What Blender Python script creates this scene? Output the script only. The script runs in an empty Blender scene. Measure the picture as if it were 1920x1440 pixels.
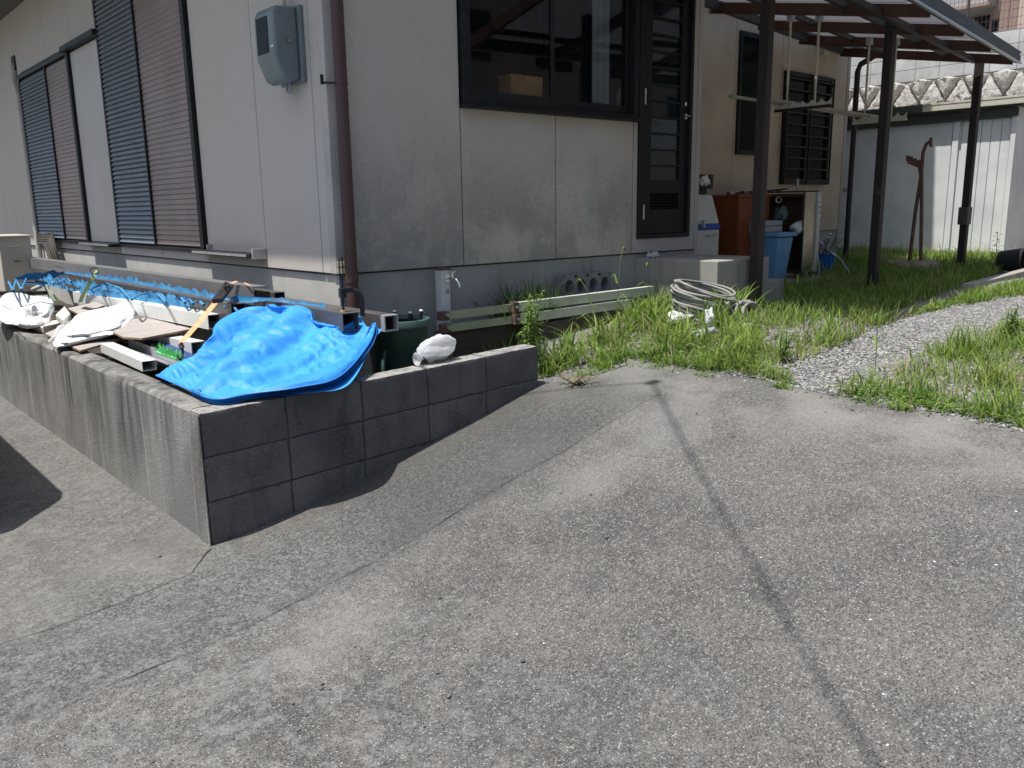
import bpy, bmesh, math, random
import numpy as np
from mathutils import Vector, noise as mnoise
random.seed(7); rng = np.random.default_rng(7)
scene = bpy.context.scene
COL = scene.collection
R = math.radians

# ------------------------------------------------------------------ camera
YAW, PITCH, ROLL, FPX = 0.853012, -0.2073, -0.015667, 1569.6013
CAM = np.array([-1.265368, -3.460894, 0.829707])
def basis(yaw, pitch, roll):
    f = np.array([math.cos(yaw)*math.cos(pitch), math.sin(yaw)*math.cos(pitch), math.sin(pitch)])
    r = np.array([math.sin(yaw), -math.cos(yaw), 0.0]); u = np.cross(r, f)
    return math.cos(roll)*r+math.sin(roll)*u, -math.sin(roll)*r+math.cos(roll)*u, f
CR, CU, CF = basis(YAW, PITCH, ROLL)
cd = bpy.data.cameras.new('camera'); cam = bpy.data.objects.new('camera', cd); COL.objects.link(cam)
from mathutils import Matrix
cam.matrix_world = Matrix(((CR[0], CU[0], -CF[0], CAM[0]), (CR[1], CU[1], -CF[1], CAM[1]),
                           (CR[2], CU[2], -CF[2], CAM[2]), (0, 0, 0, 1)))
cd.sensor_fit = 'HORIZONTAL'; cd.sensor_width = 36.0; cd.lens = 36.0*FPX/1920.0
cd.clip_start = 0.05; cd.clip_end = 600
scene.camera = cam

# ------------------------------------------------------------------ light
SX, SY = -0.33, 0.06                    # horizontal run of the sun ray per metre of height (towards the sun)
sv = Vector((SX, SY, 1.0)).normalized()
world = bpy.data.worlds.new('World'); scene.world = world; world.use_nodes = True
wn = world.node_tree.nodes; wl = world.node_tree.links; wn.clear()
sky = wn.new('ShaderNodeTexSky'); sky.sky_type = 'NISHITA'; sky.sun_disc = False
sky.sun_elevation = math.asin(sv.z); sky.sun_rotation = math.atan2(sv.x, sv.y)
sky.air_density = 1.0; sky.dust_density = 2.6; sky.ozone_density = 1.0
bg = wn.new('ShaderNodeBackground'); bg.inputs['Strength'].default_value = 0.108
wo = wn.new('ShaderNodeOutputWorld')
wl.new(sky.outputs[0], bg.inputs[0]); wl.new(bg.outputs[0], wo.inputs[0])
sd = bpy.data.lights.new('sun', 'SUN'); sd.energy = 4.5; sd.angle = R(0.53); sd.color = (1.0, 0.975, 0.935)
sun = bpy.data.objects.new('sun', sd); COL.objects.link(sun)
sun.rotation_euler = sv.to_track_quat('Z', 'Y').to_euler(); sun.location = (-4, 2, 12)
vs = scene.view_settings
vs.view_transform = 'Standard'; vs.look = 'None'; vs.exposure = 0.48; vs.gamma = 1.0
vs.use_curve_mapping = False
scene.render.engine = 'CYCLES'
scene.cycles.max_bounces = 8; scene.cycles.transparent_max_bounces = 12

# ------------------------------------------------------------------ pixel of the photograph (1920 wide) -> world point at a known depth
def ray(x, y): return CF+CR*(x-960)/FPX-CU*(y-720)/FPX
def PX(x, y, X): d = ray(x, y); return CAM+d*((X-CAM[0])/d[0])
def PY(x, y, Y): d = ray(x, y); return CAM+d*((Y-CAM[1])/d[1])
def PZ(x, y, Z): d = ray(x, y); return CAM+d*((Z-CAM[2])/d[2])
_xs = np.array([-60, -8, -1, 0, .39, .84, 1.18, 1.545, 2.0, 2.65, 4, 8, 60.])
_zs = np.array([-1.0, -.76, -.635, -.6, -.555, -.465, -.38, -.3, -.185, -.095, 0, .045, .06])
def zg(x, y):
    x = np.asarray(x, float); y = np.asarray(y, float)
    z = sum(np.interp(x+d, _xs, _zs) for d in (-.15, -.075, 0, .075, .15))/5
    return z-.012*np.clip(y, 0, 12)*np.clip(-x*4+.5, 0, 1)
def PG(x, y):
    P = PZ(x, y, -.3)
    for _ in range(40): P = .5*P+.5*PZ(x, y, float(zg(P[0], P[1])))
    return P

# ------------------------------------------------------------------ materials
MATS = {}
def nd(nt, t, **kw):
    n = nt.nodes.new(t)
    for k, v in kw.items():
        if k in n.inputs: n.inputs[k].default_value = v
        else: setattr(n, k, v)
    return n
def c4(c): return (c[0], c[1], c[2], 1.0)
def mathn(nt, op, a, b=None, clamp=False):
    n = nt.nodes.new('ShaderNodeMath'); n.operation = op; n.use_clamp = clamp
    for i, v in enumerate((a, b)):
        if v is None: continue
        if hasattr(v, 'is_linked') or hasattr(v, 'links'): nt.links.new(v, n.inputs[i])
        else: n.inputs[i].default_value = v
    return n.outputs[0]
def mapr(nt, v, a, b, c=0.0, d=1.0, smooth=True):
    n = nt.nodes.new('ShaderNodeMapRange'); n.clamp = True
    if smooth: n.interpolation_type = 'SMOOTHSTEP'
    nt.links.new(v, n.inputs[0])
    for i, q in enumerate((a, b, c, d)): n.inputs[1+i].default_value = q
    return n.outputs[0]
def mixc(nt, fac, a, b, blend='MIX'):
    n = nt.nodes.new('ShaderNodeMix'); n.data_type = 'RGBA'; n.blend_type = blend
    for idx, v in ((0, fac), (6, a), (7, b)):
        if hasattr(v, 'links'): nt.links.new(v, n.inputs[idx])
        elif idx == 0: n.inputs[0].default_value = v
        else: n.inputs[idx].default_value = c4(v)
    return n.outputs[2]
def noise_fac(nt, pos, scale, stretch=(1, 1, 1), detail=5, kind='noise', rough=.55):
    m = nt.nodes.new('ShaderNodeMapping'); nt.links.new(pos, m.inputs[0])
    m.inputs['Scale'].default_value = stretch
    if kind == 'noise':
        n = nd(nt, 'ShaderNodeTexNoise', Scale=scale, Detail=detail, Roughness=rough)
        nt.links.new(m.outputs[0], n.inputs['Vector']); return n.outputs['Fac']
    if kind == 'cell':
        n = nd(nt, 'ShaderNodeTexVoronoi', Scale=scale); nt.links.new(m.outputs[0], n.inputs['Vector'])
        s = nt.nodes.new('ShaderNodeSeparateColor'); nt.links.new(n.outputs['Color'], s.inputs[0]); return s.outputs[0]
    if kind == 'dist':
        n = nd(nt, 'ShaderNodeTexVoronoi', Scale=scale); nt.links.new(m.outputs[0], n.inputs['Vector'])
        return n.outputs['Distance']
    if kind == 'wave':
        n = nd(nt, 'ShaderNodeTexWave', Scale=scale, Distortion=2.5, Detail=3); nt.links.new(m.outputs[0], n.inputs['Vector'])
        return n.outputs['Fac']
def mat(name, base, rough=.75, metal=0.0, spec=.4, layers=(), bump=(), trans=0.0, alpha=1.0, coat=0.0):
    """layers: dicts kind/scale/stretch/lo/hi/col/amt and optional zr/xr/yr (world ranges)."""
    m = bpy.data.materials.new(name); m.use_nodes = True; nt = m.node_tree; MATS[name] = m
    b = nt.nodes['Principled BSDF']
    b.inputs['Roughness'].default_value = rough; b.inputs['Metallic'].default_value = metal
    b.inputs['Specular IOR Level'].default_value = spec; b.inputs['Alpha'].default_value = alpha
    b.inputs['Coat Weight'].default_value = coat
    if trans: b.inputs['Transmission Weight'].default_value = trans
    geo = nt.nodes.new('ShaderNodeNewGeometry'); pos = geo.outputs['Position']
    sep = None; cur = None
    for L in layers:
        k = L.get('kind', 'noise')
        if k == 'island': f = geo.outputs['Random Per Island']
        elif k == 'object':
            oi = nt.nodes.new('ShaderNodeObjectInfo'); f = oi.outputs['Random']
        elif k == 'flat': f = None
        else: f = noise_fac(nt, pos, L.get('scale', 5), L.get('stretch', (1, 1, 1)), L.get('detail', 5), k, L.get('rough', .55))
        f = mapr(nt, f, L.get('lo', .35), L.get('hi', .65)) if f is not None else None
        for ax, key in enumerate(('xr', 'yr', 'zr')):
            if key in L:
                if sep is None:
                    sep = nt.nodes.new('ShaderNodeSeparateXYZ'); nt.links.new(pos, sep.inputs[0])
                g = mapr(nt, sep.outputs[ax], *L[key])
                f = g if f is None else mathn(nt, 'MULTIPLY', f, g)
        if 'msk' in L:
            f = mathn(nt, 'MULTIPLY', f, mapr(nt, noise_fac(nt, pos, L['msk'][0], L['msk'][3] if len(L['msk']) > 3 else (1, 1, .35), 3), L['msk'][1], L['msk'][2]))
        if 'nzr' in L:
            sn = nt.nodes.new('ShaderNodeSeparateXYZ'); nt.links.new(geo.outputs['Normal'], sn.inputs[0])
            f = mathn(nt, 'MULTIPLY', f, mapr(nt, sn.outputs[2], *L['nzr']))
        f = mathn(nt, 'MULTIPLY', f, L.get('amt', 1.0))
        cur = mixc(nt, f, cur if cur is not None else base, L['col'], L.get('blend', 'MIX'))
    if cur is not None: nt.links.new(cur, b.inputs['Base Color'])
    else: b.inputs['Base Color'].default_value = c4(base)
    prev = None
    for (sc, st, dist, *rest) in bump:
        kd = rest[0] if rest else 'noise'; strt = rest[1] if len(rest) > 1 else (1, 1, 1)
        f = noise_fac(nt, pos, sc, strt, 6, kd, .6)
        bn = nt.nodes.new('ShaderNodeBump'); bn.inputs['Strength'].default_value = st; bn.inputs['Distance'].default_value = dist
        nt.links.new(f, bn.inputs['Height'])
        if prev: nt.links.new(prev, bn.inputs['Normal'])
        prev = bn.outputs[0]
    if prev: nt.links.new(prev, b.inputs['Normal'])
    return m
def lay(col, scale=5, lo=.4, hi=.65, amt=1.0, **k): return dict(col=col, scale=scale, lo=lo, hi=hi, amt=amt, **k)
def glass_mat(name, tint=(.9, .95, .95), refl_tint=(1, 1, 1), rough=.01, ior=1.5):
    m = bpy.data.materials.new(name); m.use_nodes = True; nt = m.node_tree; nt.nodes.clear(); MATS[name] = m
    o = nt.nodes.new('ShaderNodeOutputMaterial'); mx = nt.nodes.new('ShaderNodeMixShader')
    t = nd(nt, 'ShaderNodeBsdfTransparent'); t.inputs[0].default_value = c4(tint)
    g = nd(nt, 'ShaderNodeBsdfGlossy'); g.inputs['Color'].default_value = c4(refl_tint); g.inputs['Roughness'].default_value = rough
    fr = nd(nt, 'ShaderNodeFresnel'); 
    gb = nt.nodes.new('ShaderNodeNewGeometry'); io = nt.nodes.new('ShaderNodeMapRange'); nt.links.new(gb.outputs['Backfacing'], io.inputs[0])
    io.inputs[3].default_value = ior; io.inputs[4].default_value = 1.0/ior; nt.links.new(io.outputs[0], fr.inputs['IOR'])
    nt.links.new(fr.outputs[0], mx.inputs[0]); nt.links.new(t.outputs[0], mx.inputs[1]); nt.links.new(g.outputs[0], mx.inputs[2])
    nt.links.new(mx.outputs[0], o.inputs[0]); return m
def sheet_mat(name, col, transl=(.3, .3, .3), tfac=.5, clear=0.0, rough=.35, gloss=.06, layers=()):
    """thin plastic: diffuse + translucent + some clear see-through + weak gloss"""
    m = bpy.data.materials.new(name); m.use_nodes = True; nt = m.node_tree; nt.nodes.clear(); MATS[name] = m
    o = nt.nodes.new('ShaderNodeOutputMaterial')
    d = nd(nt, 'ShaderNodeBsdfDiffuse'); d.inputs[0].default_value = c4(col)
    t = nd(nt, 'ShaderNodeBsdfTranslucent'); t.inputs[0].default_value = c4(transl)
    a = nt.nodes.new('ShaderNodeMixShader'); a.inputs[0].default_value = tfac
    nt.links.new(d.outputs[0], a.inputs[1]); nt.links.new(t.outputs[0], a.inputs[2]); cur = a.outputs[0]
    if clear:
        tr = nd(nt, 'ShaderNodeBsdfTransparent'); c = nt.nodes.new('ShaderNodeMixShader'); c.inputs[0].default_value = clear
        nt.links.new(cur, c.inputs[1]); nt.links.new(tr.outputs[0], c.inputs[2]); cur = c.outputs[0]
    g = nd(nt, 'ShaderNodeBsdfGlossy'); g.inputs['Roughness'].default_value = rough
    e = nt.nodes.new('ShaderNodeMixShader'); e.inputs[0].default_value = gloss
    nt.links.new(cur, e.inputs[1]); nt.links.new(g.outputs[0], e.inputs[2])
    nt.links.new(e.outputs[0], o.inputs[0]); return m

# ------------------------------------------------------------------ mesh builder
class MB:
    def __init__(s): s.v = []; s.f = []
    def add(s, vs, fs):
        o = len(s.v); s.v += [tuple(float(c) for c in p) for p in vs]; s.f += [tuple(i+o for i in f) for f in fs]; return s
    def box(s, x0, x1, y0, y1, z0, z1):
        return s.add([(x0, y0, z0), (x1, y0, z0), (x1, y1, z0), (x0, y1, z0), (x0, y0, z1), (x1, y0, z1), (x1, y1, z1), (x0, y1, z1)],
                     [(0, 3, 2, 1), (4, 5, 6, 7), (0, 1, 5, 4), (1, 2, 6, 5), (2, 3, 7, 6), (3, 0, 4, 7)])
    def frame(s, p0, p1, up):
        p0 = np.array(p0, float); p1 = np.array(p1, float); d = p1-p0; d /= np.linalg.norm(d)
        up = np.array(up, float); sd_ = np.cross(d, up); sd_ /= np.linalg.norm(sd_); u = np.cross(sd_, d); return p0, p1, sd_, u
    def beam(s, p0, p1, w, h, up=(0, 0, 1)):
        p0, p1, a, u = s.frame(p0, p1, up); vs = []
        for p in (p0, p1):
            for i, j in ((-1, -1), (1, -1), (1, 1), (-1, 1)): vs.append(p+a*i*w/2+u*j*h/2)
        return s.add(vs, [(3, 2, 1, 0), (4, 5, 6, 7), (0, 1, 5, 4), (1, 2, 6, 5), (2, 3, 7, 6), (3, 0, 4, 7)])
    def rtube(s, p0, p1, w, h, t=.004, up=(0, 0, 1)):
        p0, p1, a, u = s.frame(p0, p1, up); vs = []
        for p in (p0, p1):
            for q in (0, t):
                for i, j in ((-1, -1), (1, -1), (1, 1), (-1, 1)): vs.append(p+a*i*(w/2-q)+u*j*(h/2-q))
        fs = []
        for k in range(4):
            n = (k+1) % 4
            fs += [(k, n, 8+n, 8+k), (4+n, 4+k, 12+k, 12+n), (n, k, 4+k, 4+n), (8+k, 8+n, 12+n, 12+k)]
        return s.add(vs, fs)
    def tube(s, pts, r, n=8, caps=True):
        pts = [np.array(p, float) for p in pts]; m = len(pts); rs = r if hasattr(r, '__len__') else [r]*m
        vs = []; prev = None
        for i, p in enumerate(pts):
            d = pts[min(i+1, m-1)]-pts[max(i-1, 0)]; d /= (np.linalg.norm(d)+1e-12)
            if prev is None:
                a = np.cross(d, (0, 0, 1.)) if abs(d[2]) < .95 else np.cross(d, (1., 0, 0))
            else: a = prev-d*np.dot(prev, d)
            a /= (np.linalg.norm(a)+1e-12); prev = a; b = np.cross(d, a)
            for k in range(n):
                t = 2*math.pi*k/n; vs.append(p+(a*math.cos(t)+b*math.sin(t))*rs[i])
        fs = [(i*n+k, i*n+(k+1) % n, (i+1)*n+(k+1) % n, (i+1)*n+k) for i in range(m-1) for k in range(n)]
        if caps: fs += [tuple(range(n-1, -1, -1)), tuple((m-1)*n+k for k in range(n))]
        return s.add(vs, fs)
    def lathe(s, prof, c=(0, 0, 0), n=20, axis='z', caps=False, sx=1, sy=1):
        vs = []
        for r, h in prof:
            for k in range(n):
                t = 2*math.pi*k/n; q = (r*math.cos(t)*sx, r*math.sin(t)*sy, h)
                if axis == 'x': q = (q[2], q[0], q[1])
                if axis == 'y': q = (q[0], q[2], q[1])
                vs.append((q[0]+c[0], q[1]+c[1], q[2]+c[2]))
        m = len(prof); fs = [(i*n+k, i*n+(k+1) % n, (i+1)*n+(k+1) % n, (i+1)*n+k) for i in range(m-1) for k in range(n)]
        if caps: fs += [tuple(range(n-1, -1, -1)), tuple((m-1)*n+k for k in range(n))]
        return s.add(vs, fs)
    def grid(s, P):
        a = len(P); b = len(P[0]); vs = [p for row in P for p in row]
        return s.add(vs, [(i*b+j, i*b+j+1, (i+1)*b+j+1, (i+1)*b+j) for i in range(a-1) for j in range(b-1)])
    def poly(s, pts, z0, z1):
        n = len(pts); vs = [(p[0], p[1], z0) for p in pts]+[(p[0], p[1], z1) for p in pts]
        return s.add(vs, [tuple(range(n-1, -1, -1)), tuple(range(n, 2*n))]+[(k, (k+1) % n, n+(k+1) % n, n+k) for k in range(n)])
    def extr(s, pts, vec):
        n = len(pts); vec = np.array(vec, float); vs = [np.array(p, float) for p in pts]; vs += [p+vec for p in vs]
        return s.add(vs, [tuple(range(n-1, -1, -1)), tuple(range(n, 2*n))]+[(k, (k+1) % n, n+(k+1) % n, n+k) for k in range(n)])
    def mesh(s, name, m, org=(0, 0, 0), smooth=None, bev=0, seg=2, fix=True):
        me = bpy.data.meshes.new(name); o = np.array(org, float)
        me.from_pydata([tuple(np.array(p)-o) for p in s.v], [], s.f)
        if fix or bev:
            bm = bmesh.new(); bm.from_mesh(me); bmesh.ops.recalc_face_normals(bm, faces=bm.faces)
            if bev:
                es = [e for e in bm.edges if e.is_manifold and e.calc_face_angle(0) > R(30)]
                bmesh.ops.bevel(bm, geom=es, offset=bev, segments=seg, affect='EDGES', profile=.6, clamp_overlap=True)
            bm.to_mesh(me); bm.free()
        if smooth is not None:
            me.polygons.foreach_set('use_smooth', [True]*len(me.polygons))
            if smooth < 179: me.set_sharp_from_angle(angle=R(smooth))
        me.materials.append(m if not isinstance(m, str) else MATS[m]); return me
    def build(s, name, m, parent=None, smooth=None, bev=0, seg=2, org=None, fix=True):
        o = worg(parent) if parent is not None else (np.zeros(3) if org is None else np.array(org, float))
        if org is not None: o = np.array(org, float)
        ob = bpy.data.objects.new(name, s.mesh(name, m, o, smooth, bev, seg, fix)); COL.objects.link(ob)
        if parent is not None: ob.parent = parent; ob.location = Vector(o-worg(parent))
        else: ob.location = Vector(o)
        return ob
def worg(o):
    t = np.zeros(3)
    while o is not None: t += np.array(o.location); o = o.parent
    return t
def tag(o, label, cat, group=None):
    o['label'] = label; o['category'] = cat
    if group: o['group'] = group
    return o
def thing(name, label, cat, loc=(0, 0, 0), group=None):
    o = bpy.data.objects.new(name, None); COL.objects.link(o); o.location = Vector([float(c) for c in loc])
    o.empty_display_size = .1; return tag(o, label, cat, group)
def struct(o): o['kind'] = 'structure'; return o
def stuff(o, label, cat): o['kind'] = 'stuff'; return tag(o, label, cat)
def piece(name, me, parent, loc, rot=None, scale=None):
    o = bpy.data.objects.new(name, me); COL.objects.link(o); o.parent = parent
    o.location = Vector(np.array(loc, float)-worg(parent))
    if rot is not None: o.rotation_euler = rot
    if scale is not None: o.scale = scale
    return o
def fast_mesh(name, V, F4=None, F3=None, m=None, smooth=False):
    me = bpy.data.meshes.new(name); n4 = 0 if F4 is None else len(F4); n3 = 0 if F3 is None else len(F3)
    me.vertices.add(len(V)); me.vertices.foreach_set('co', np.asarray(V, np.float32).ravel())
    idx = []; st = []; tot = []
    if n4: idx.append(np.asarray(F4).ravel()); st.append(np.arange(n4)*4); tot.append(np.full(n4, 4))
    if n3: idx.append(np.asarray(F3).ravel()); st.append(np.arange(n3)*3+n4*4); tot.append(np.full(n3, 3))
    idx = np.concatenate(idx); me.loops.add(len(idx)); me.loops.foreach_set('vertex_index', idx.astype(np.int32))
    st = np.concatenate(st); me.polygons.add(n4+n3); me.polygons.foreach_set('loop_start', st.astype(np.int32))
    me.update(calc_edges=True); me.validate()
    if smooth: me.polygons.foreach_set('use_smooth', [True]*len(me.polygons))
    if m: me.materials.append(MATS[m])
    o = bpy.data.objects.new(name, me); COL.objects.link(o); return o
def rn(a, b): return random.uniform(a, b)
_cr = np.random.default_rng(11); _cd = _cr.normal(size=(16, 3)); _cd /= np.linalg.norm(_cd, axis=1, keepdims=True); _cl = .5+1.3*_cr.random(16)**1.5; _cp = _cr.random(16)*9
def crumple(x, y, z, sc, seed=0.0, n=6):
    s = 0.0; w = .25*mnoise.noise(Vector((x*sc*.5+seed, y*sc*.5, z*sc*.5)))
    for k in range(n):
        t = ((x*_cd[k, 0]+y*_cd[k, 1]+z*_cd[k, 2])*sc*_cl[k]+_cp[k]+seed+w*(1+k % 3)) % 1.0
        s += (abs(t-.5)*4-1)/_cl[k]
    return s/(1.25*math.sqrt(n))
def nz(x, y, z=0): return mnoise.noise(Vector((x, y, z)))

# ------------------------------------------------------------------ material library
G3 = lambda v: (v, v, v)
mat('siding', (.53, .485, .44), .9, spec=.2, layers=[
    lay((.46, .415, .37), 1.7, .35, .7, .55), lay((.26, .262, .248), 2.2, .32, .62, .9, zr=(1.45, .6, 0, 1)),
    lay((.25, .255, .24), 9, .5, .74, .5, stretch=(1, 1, .22), zr=(1.6, .7, 0, 1)), lay((.47, .47, .45), 11, .52, .66, .5, zr=(1.2, .7, 0, 1), detail=8), lay((.25, .255, .24), 60, .5, .66, .4, zr=(1.8, .9, 0, 1)),
    lay((.50, .50, .48), 3.0, .56, .72, .55, zr=(1.9, 1.2, 0, 1)), lay((.33, .31, .29), 160, .45, .75, .55)],
    bump=[(170, .55, .004), (45, .25, .006)])
mat('siding_left', (.52, .48, .435), .9, spec=.2, layers=[
    lay((.50, .46, .41), 1.1, .35, .7, .6), lay((.42, .385, .345), 6, .55, .75, .4, stretch=(1, 1, .15)), lay((.46, .405, .355), 160, .45, .75, .5)],
    bump=[(170, .5, .004), (40, .2, .005)])
mat('siding_back', (.50, .435, .35), .85, spec=.2, layers=[lay((.34, .29, .225), 2, .35, .7, .6), lay((.30, .26, .20), 150, .5, .75, .4)], bump=[(150, .4, .004)])
mat('pocket_panel', (.50, .475, .44), .7, layers=[lay((.43, .41, .385), 1.6, .3, .7, .6)], bump=[(120, .15, .003)])
mat('joint_dark', (.055, .055, .055), .9)
mat('foundation', (.36, .36, .35), .92, spec=.2, layers=[
    lay((.27, .275, .27), 2.5, .35, .68, .7), lay((.17, .175, .17), 9, .52, .74, .6, stretch=(1, 1, .18)), lay((.26, .26, .255), 120, .45, .75, .5)],
    bump=[(110, .5, .004), (25, .2, .006)])
mat('foundation_lime', (.50, .485, .44), .92, spec=.2, layers=[
    lay((.40, .39, .36), 2.5, .35, .68, .7), lay((.27, .27, .255), 9, .56, .78, .5, stretch=(1, 1, .15)), lay((.38, .375, .35), 120, .45, .75, .5)],
    bump=[(110, .5, .004)])
mat('trim', (.44, .415, .385), .8, layers=[lay((.33, .32, .30), 3, .35, .7, .6)], bump=[(140, .35, .003)])
mat('soffit', (.12, .115, .11), .85, layers=[lay((.08, .08, .08), 3, .4, .7, .6)])
mat('roof_metal', (.10, .09, .085), .6)
mat('slat_blue', (.155, .18, .20), .5, metal=.0, spec=.5, layers=[lay((.12, .14, .155), 6, .3, .7, .7), lay((.22, .24, .25), 60, .62, .78, .5, kind='noise')])
mat('slat_brown', (.27, .205, .185), .48, spec=.4, layers=[lay((.21, .155, .135), 2.2, .3, .7, .8), lay((.36, .35, .36), 45, .62, .8, .6, stretch=(1, .3, 1)), lay((.20, .12, .085), 26, .62, .8, .5)])
mat('bronze', (.014, .0145, .0165), .5, spec=.22, layers=[lay((.026, .026, .028), 8, .5, .75, .5)])
mat('bronze_pale', (.075, .07, .068), .42, spec=.5, layers=[lay((.12, .115, .11), 9, .5, .75, .5)])  # paler bronze for the tape wrap
mat('alu', (.52, .53, .53), .38, metal=.75, layers=[lay((.40, .41, .41), 12, .4, .7, .6)])
mat('pipe_brown', (.085, .045, .04), .5, spec=.4, layers=[lay((.065, .036, .034), 3, .35, .7, .8, stretch=(1, 1, .3)), lay((.13, .095, .09), 14, .58, .8, .4, stretch=(1, 1, .2))], bump=[(60, .1, .002)])
mat('meter_grey', (.155, .19, .195), .45, spec=.45, layers=[lay((.19, .225, .23), 3, .35, .7, .7), lay((.115, .135, .135), 12, .55, .75, .5, stretch=(1, 1, .3))], bump=[(80, .06, .002)])
mat('black_glass', (.006, .009, .009), .18, spec=.08)
mat('black', (.014, .014, .015), .55, layers=[lay((.03, .03, .03), 20, .5, .75, .6)])
mat('rubber', (.018, .018, .019), .7)
mat('dark_room', (.20, .20, .20), .9)
mat('curtain', (.45, .46, .46), .9)
mat('cardboard', (.62, .30, .13), .85, layers=[lay((.70, .38, .17), 9, .45, .65, .8), lay((.45, .19, .08), 4, .4, .6, .5)])
glass_mat('window_glass', (.72, .76, .77), (.8, .84, .88), .02)
mat('concrete_cast', (.255, .245, .228), .93, spec=.2, layers=[
    lay((.165, .16, .15), 2.2, .36, .66, .8), lay((.13, .127, .118), 1.1, .42, .62, .6, zr=(-.5, -.1, 0, 1)), lay((.04, .039, .037), 16, .42, .60, .95, stretch=(1, 1, .06), zr=(-.62, -.12, .05, 1), detail=7, rough=.65, msk=(1.7, .44, .62)), lay((.10, .098, .092), 22, .48, .66, .6, stretch=(1, 1, .05), zr=(-.6, -.1, 0, 1)), lay((.045, .044, .042), 4.5, .5, .66, .75, stretch=(1, 1, .3), zr=(-.5, -.05, .1, 1), detail=7),
    lay((.37, .355, .325), 12, .55, .70, .7, stretch=(1, 1, .07)), lay((.10, .098, .09), 3, .50, .75, .55, zr=(-.2, .0, 0, 1)), lay((.15, .145, .135), 90, .45, .75, .6)],
    bump=[(95, .7, .006), (20, .3, .01)])
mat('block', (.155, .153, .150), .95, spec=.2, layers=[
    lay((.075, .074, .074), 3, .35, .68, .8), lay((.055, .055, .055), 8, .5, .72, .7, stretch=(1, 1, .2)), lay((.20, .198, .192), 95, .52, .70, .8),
    lay((.105, .105, .106), 1, .0, 1., .5, kind='object'), lay((.33, .32, .30), 30, .25, .6, .85, nzr=(.3, .8, 0, 1))], bump=[(130, .9, .006), (40, .4, .006)])  # last layer paints sunlit block tops: upward faces made paler
mat('mortar', (.055, .055, .057), .95, layers=[lay((.10, .10, .10), 40, .5, .7, .6)], bump=[(120, .5, .003)])
mat('soil', (.06, .05, .04), .95, layers=[lay((.03, .025, .02), 8, .4, .6, .8), lay((.11, .10, .08), 50, .55, .7, .7)], bump=[(40, .8, .02)])
mat('step_concrete', (.34, .325, .30), .93, spec=.2, layers=[lay((.25, .24, .222), 2.5, .35, .68, .7), lay((.14, .14, .13), 7, .54, .74, .65, stretch=(1, 1, .16)), lay((.24, .235, .22), 110, .45, .72, .5)], bump=[(110, .6, .004)])
mat('hollow_block', (.21, .215, .22), .95, layers=[lay((.15, .155, .16), 5, .35, .65, .7), lay((.27, .27, .27), 110, .5, .7, .5)], bump=[(110, .8, .004)])
mat('tarp', (.045, .285, .66), .52, spec=.26, layers=[lay((.022, .195, .55), 3.5, .35, .7, .6), lay((.06, .30, .74), 14, .5, .75, .5), lay((.20, .44, .80), 60, .64, .80, .4)], bump=[(34, .30, .008), (95, .35, .003), (260, .2, .001)])
mat('tarp_edge', (.03, .22, .66), .45)
mat('pipe_navy', (.035, .06, .20), .45)
mat('blue_film', (.06, .27, .52), .5, spec=.3, layers=[lay((.11, .37, .62), 20, .4, .6, .7), lay((.03, .16, .34), 9, .4, .6, .6)], bump=[(60, .5, .006)])
mat('pvc_white', (.66, .67, .63), .4, spec=.5, layers=[lay((.55, .555, .53), 4, .35, .7, .7), lay((.42, .41, .38), 30, .62, .8, .4)])
mat('steel_grey', (.36, .37, .385), .42, spec=.5, layers=[lay((.29, .30, .31), 5, .35, .7, .7)])
mat('tube_bronze', (.075, .068, .066), .42, spec=.5, layers=[lay((.11, .10, .10), 6, .4, .7, .7), lay((.16, .15, .15), 40, .66, .8, .5)])
mat('beam_grey', (.17, .165, .165), .45, spec=.5, layers=[lay((.13, .128, .13), 5, .35, .7, .7), lay((.26, .25, .25), 40, .66, .8, .5)])
mat('plywood', (.36, .325, .30), .8, layers=[lay((.28, .25, .23), 6, .35, .68, .7, stretch=(.3, 1, 1)), lay((.46, .43, .41), 25, .58, .75, .5)])
mat('ply_edge', (.26, .17, .09), .85)
mat('sack_white', (.74, .75, .77), .5, spec=.35, layers=[lay((.60, .61, .64), 7, .35, .65, .6)], bump=[(12, .45, .02), (45, .45, .007), (110, .2, .003)])
mat('sack_grey', (.58, .58, .59), .6, layers=[lay((.42, .42, .43), 9, .35, .65, .7)], bump=[(35, .5, .01)])  # greyer sack plastic for the knot
sheet_mat('clear_bag', (.85, .86, .88), (.85, .86, .88), .45, .35, .18, .10)
mat('bag_fill', (.85, .85, .86), .6, bump=[(30, .5, .01)])
mat('foam_cream', (.72, .69, .60), .8, layers=[lay((.58, .55, .46), 8, .4, .65, .6)])
mat('strap_orange', (.80, .36, .17), .75, layers=[lay((.62, .26, .12), 30, .4, .65, .6)])
mat('strap_green', (.20, .29, .13), .75, layers=[lay((.33, .38, .25), 25, .45, .65, .7)])
mat('brush_green', (.16, .62, .20), .6, layers=[lay((.30, .78, .36), 1, 0, 1, .7, kind='island')])
mat('bin_green', (.022, .06, .045), .4, spec=.5, layers=[lay((.04, .085, .07), 6, .4, .7, .6)])
mat('bin_rim', (.05, .105, .09), .4, spec=.5)
mat('clamp_wood', (.50, .38, .20), .6)
mat('chrome', (.75, .76, .78), .12, metal=1.0)
mat('tap_post', (.60, .62, .63), .5, layers=[lay((.50, .515, .52), 5, .35, .7, .6), lay((.36, .38, .36), 12, .6, .78, .5)])
mat('rail_cream', (.52, .54, .46), .5, spec=.5, layers=[lay((.42, .44, .37), 6, .35, .7, .7), lay((.30, .29, .24), 30, .62, .8, .5)])
mat('rust_brown', (.11, .07, .055), .75, layers=[lay((.20, .10, .06), 30, .45, .65, .7)])
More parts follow.
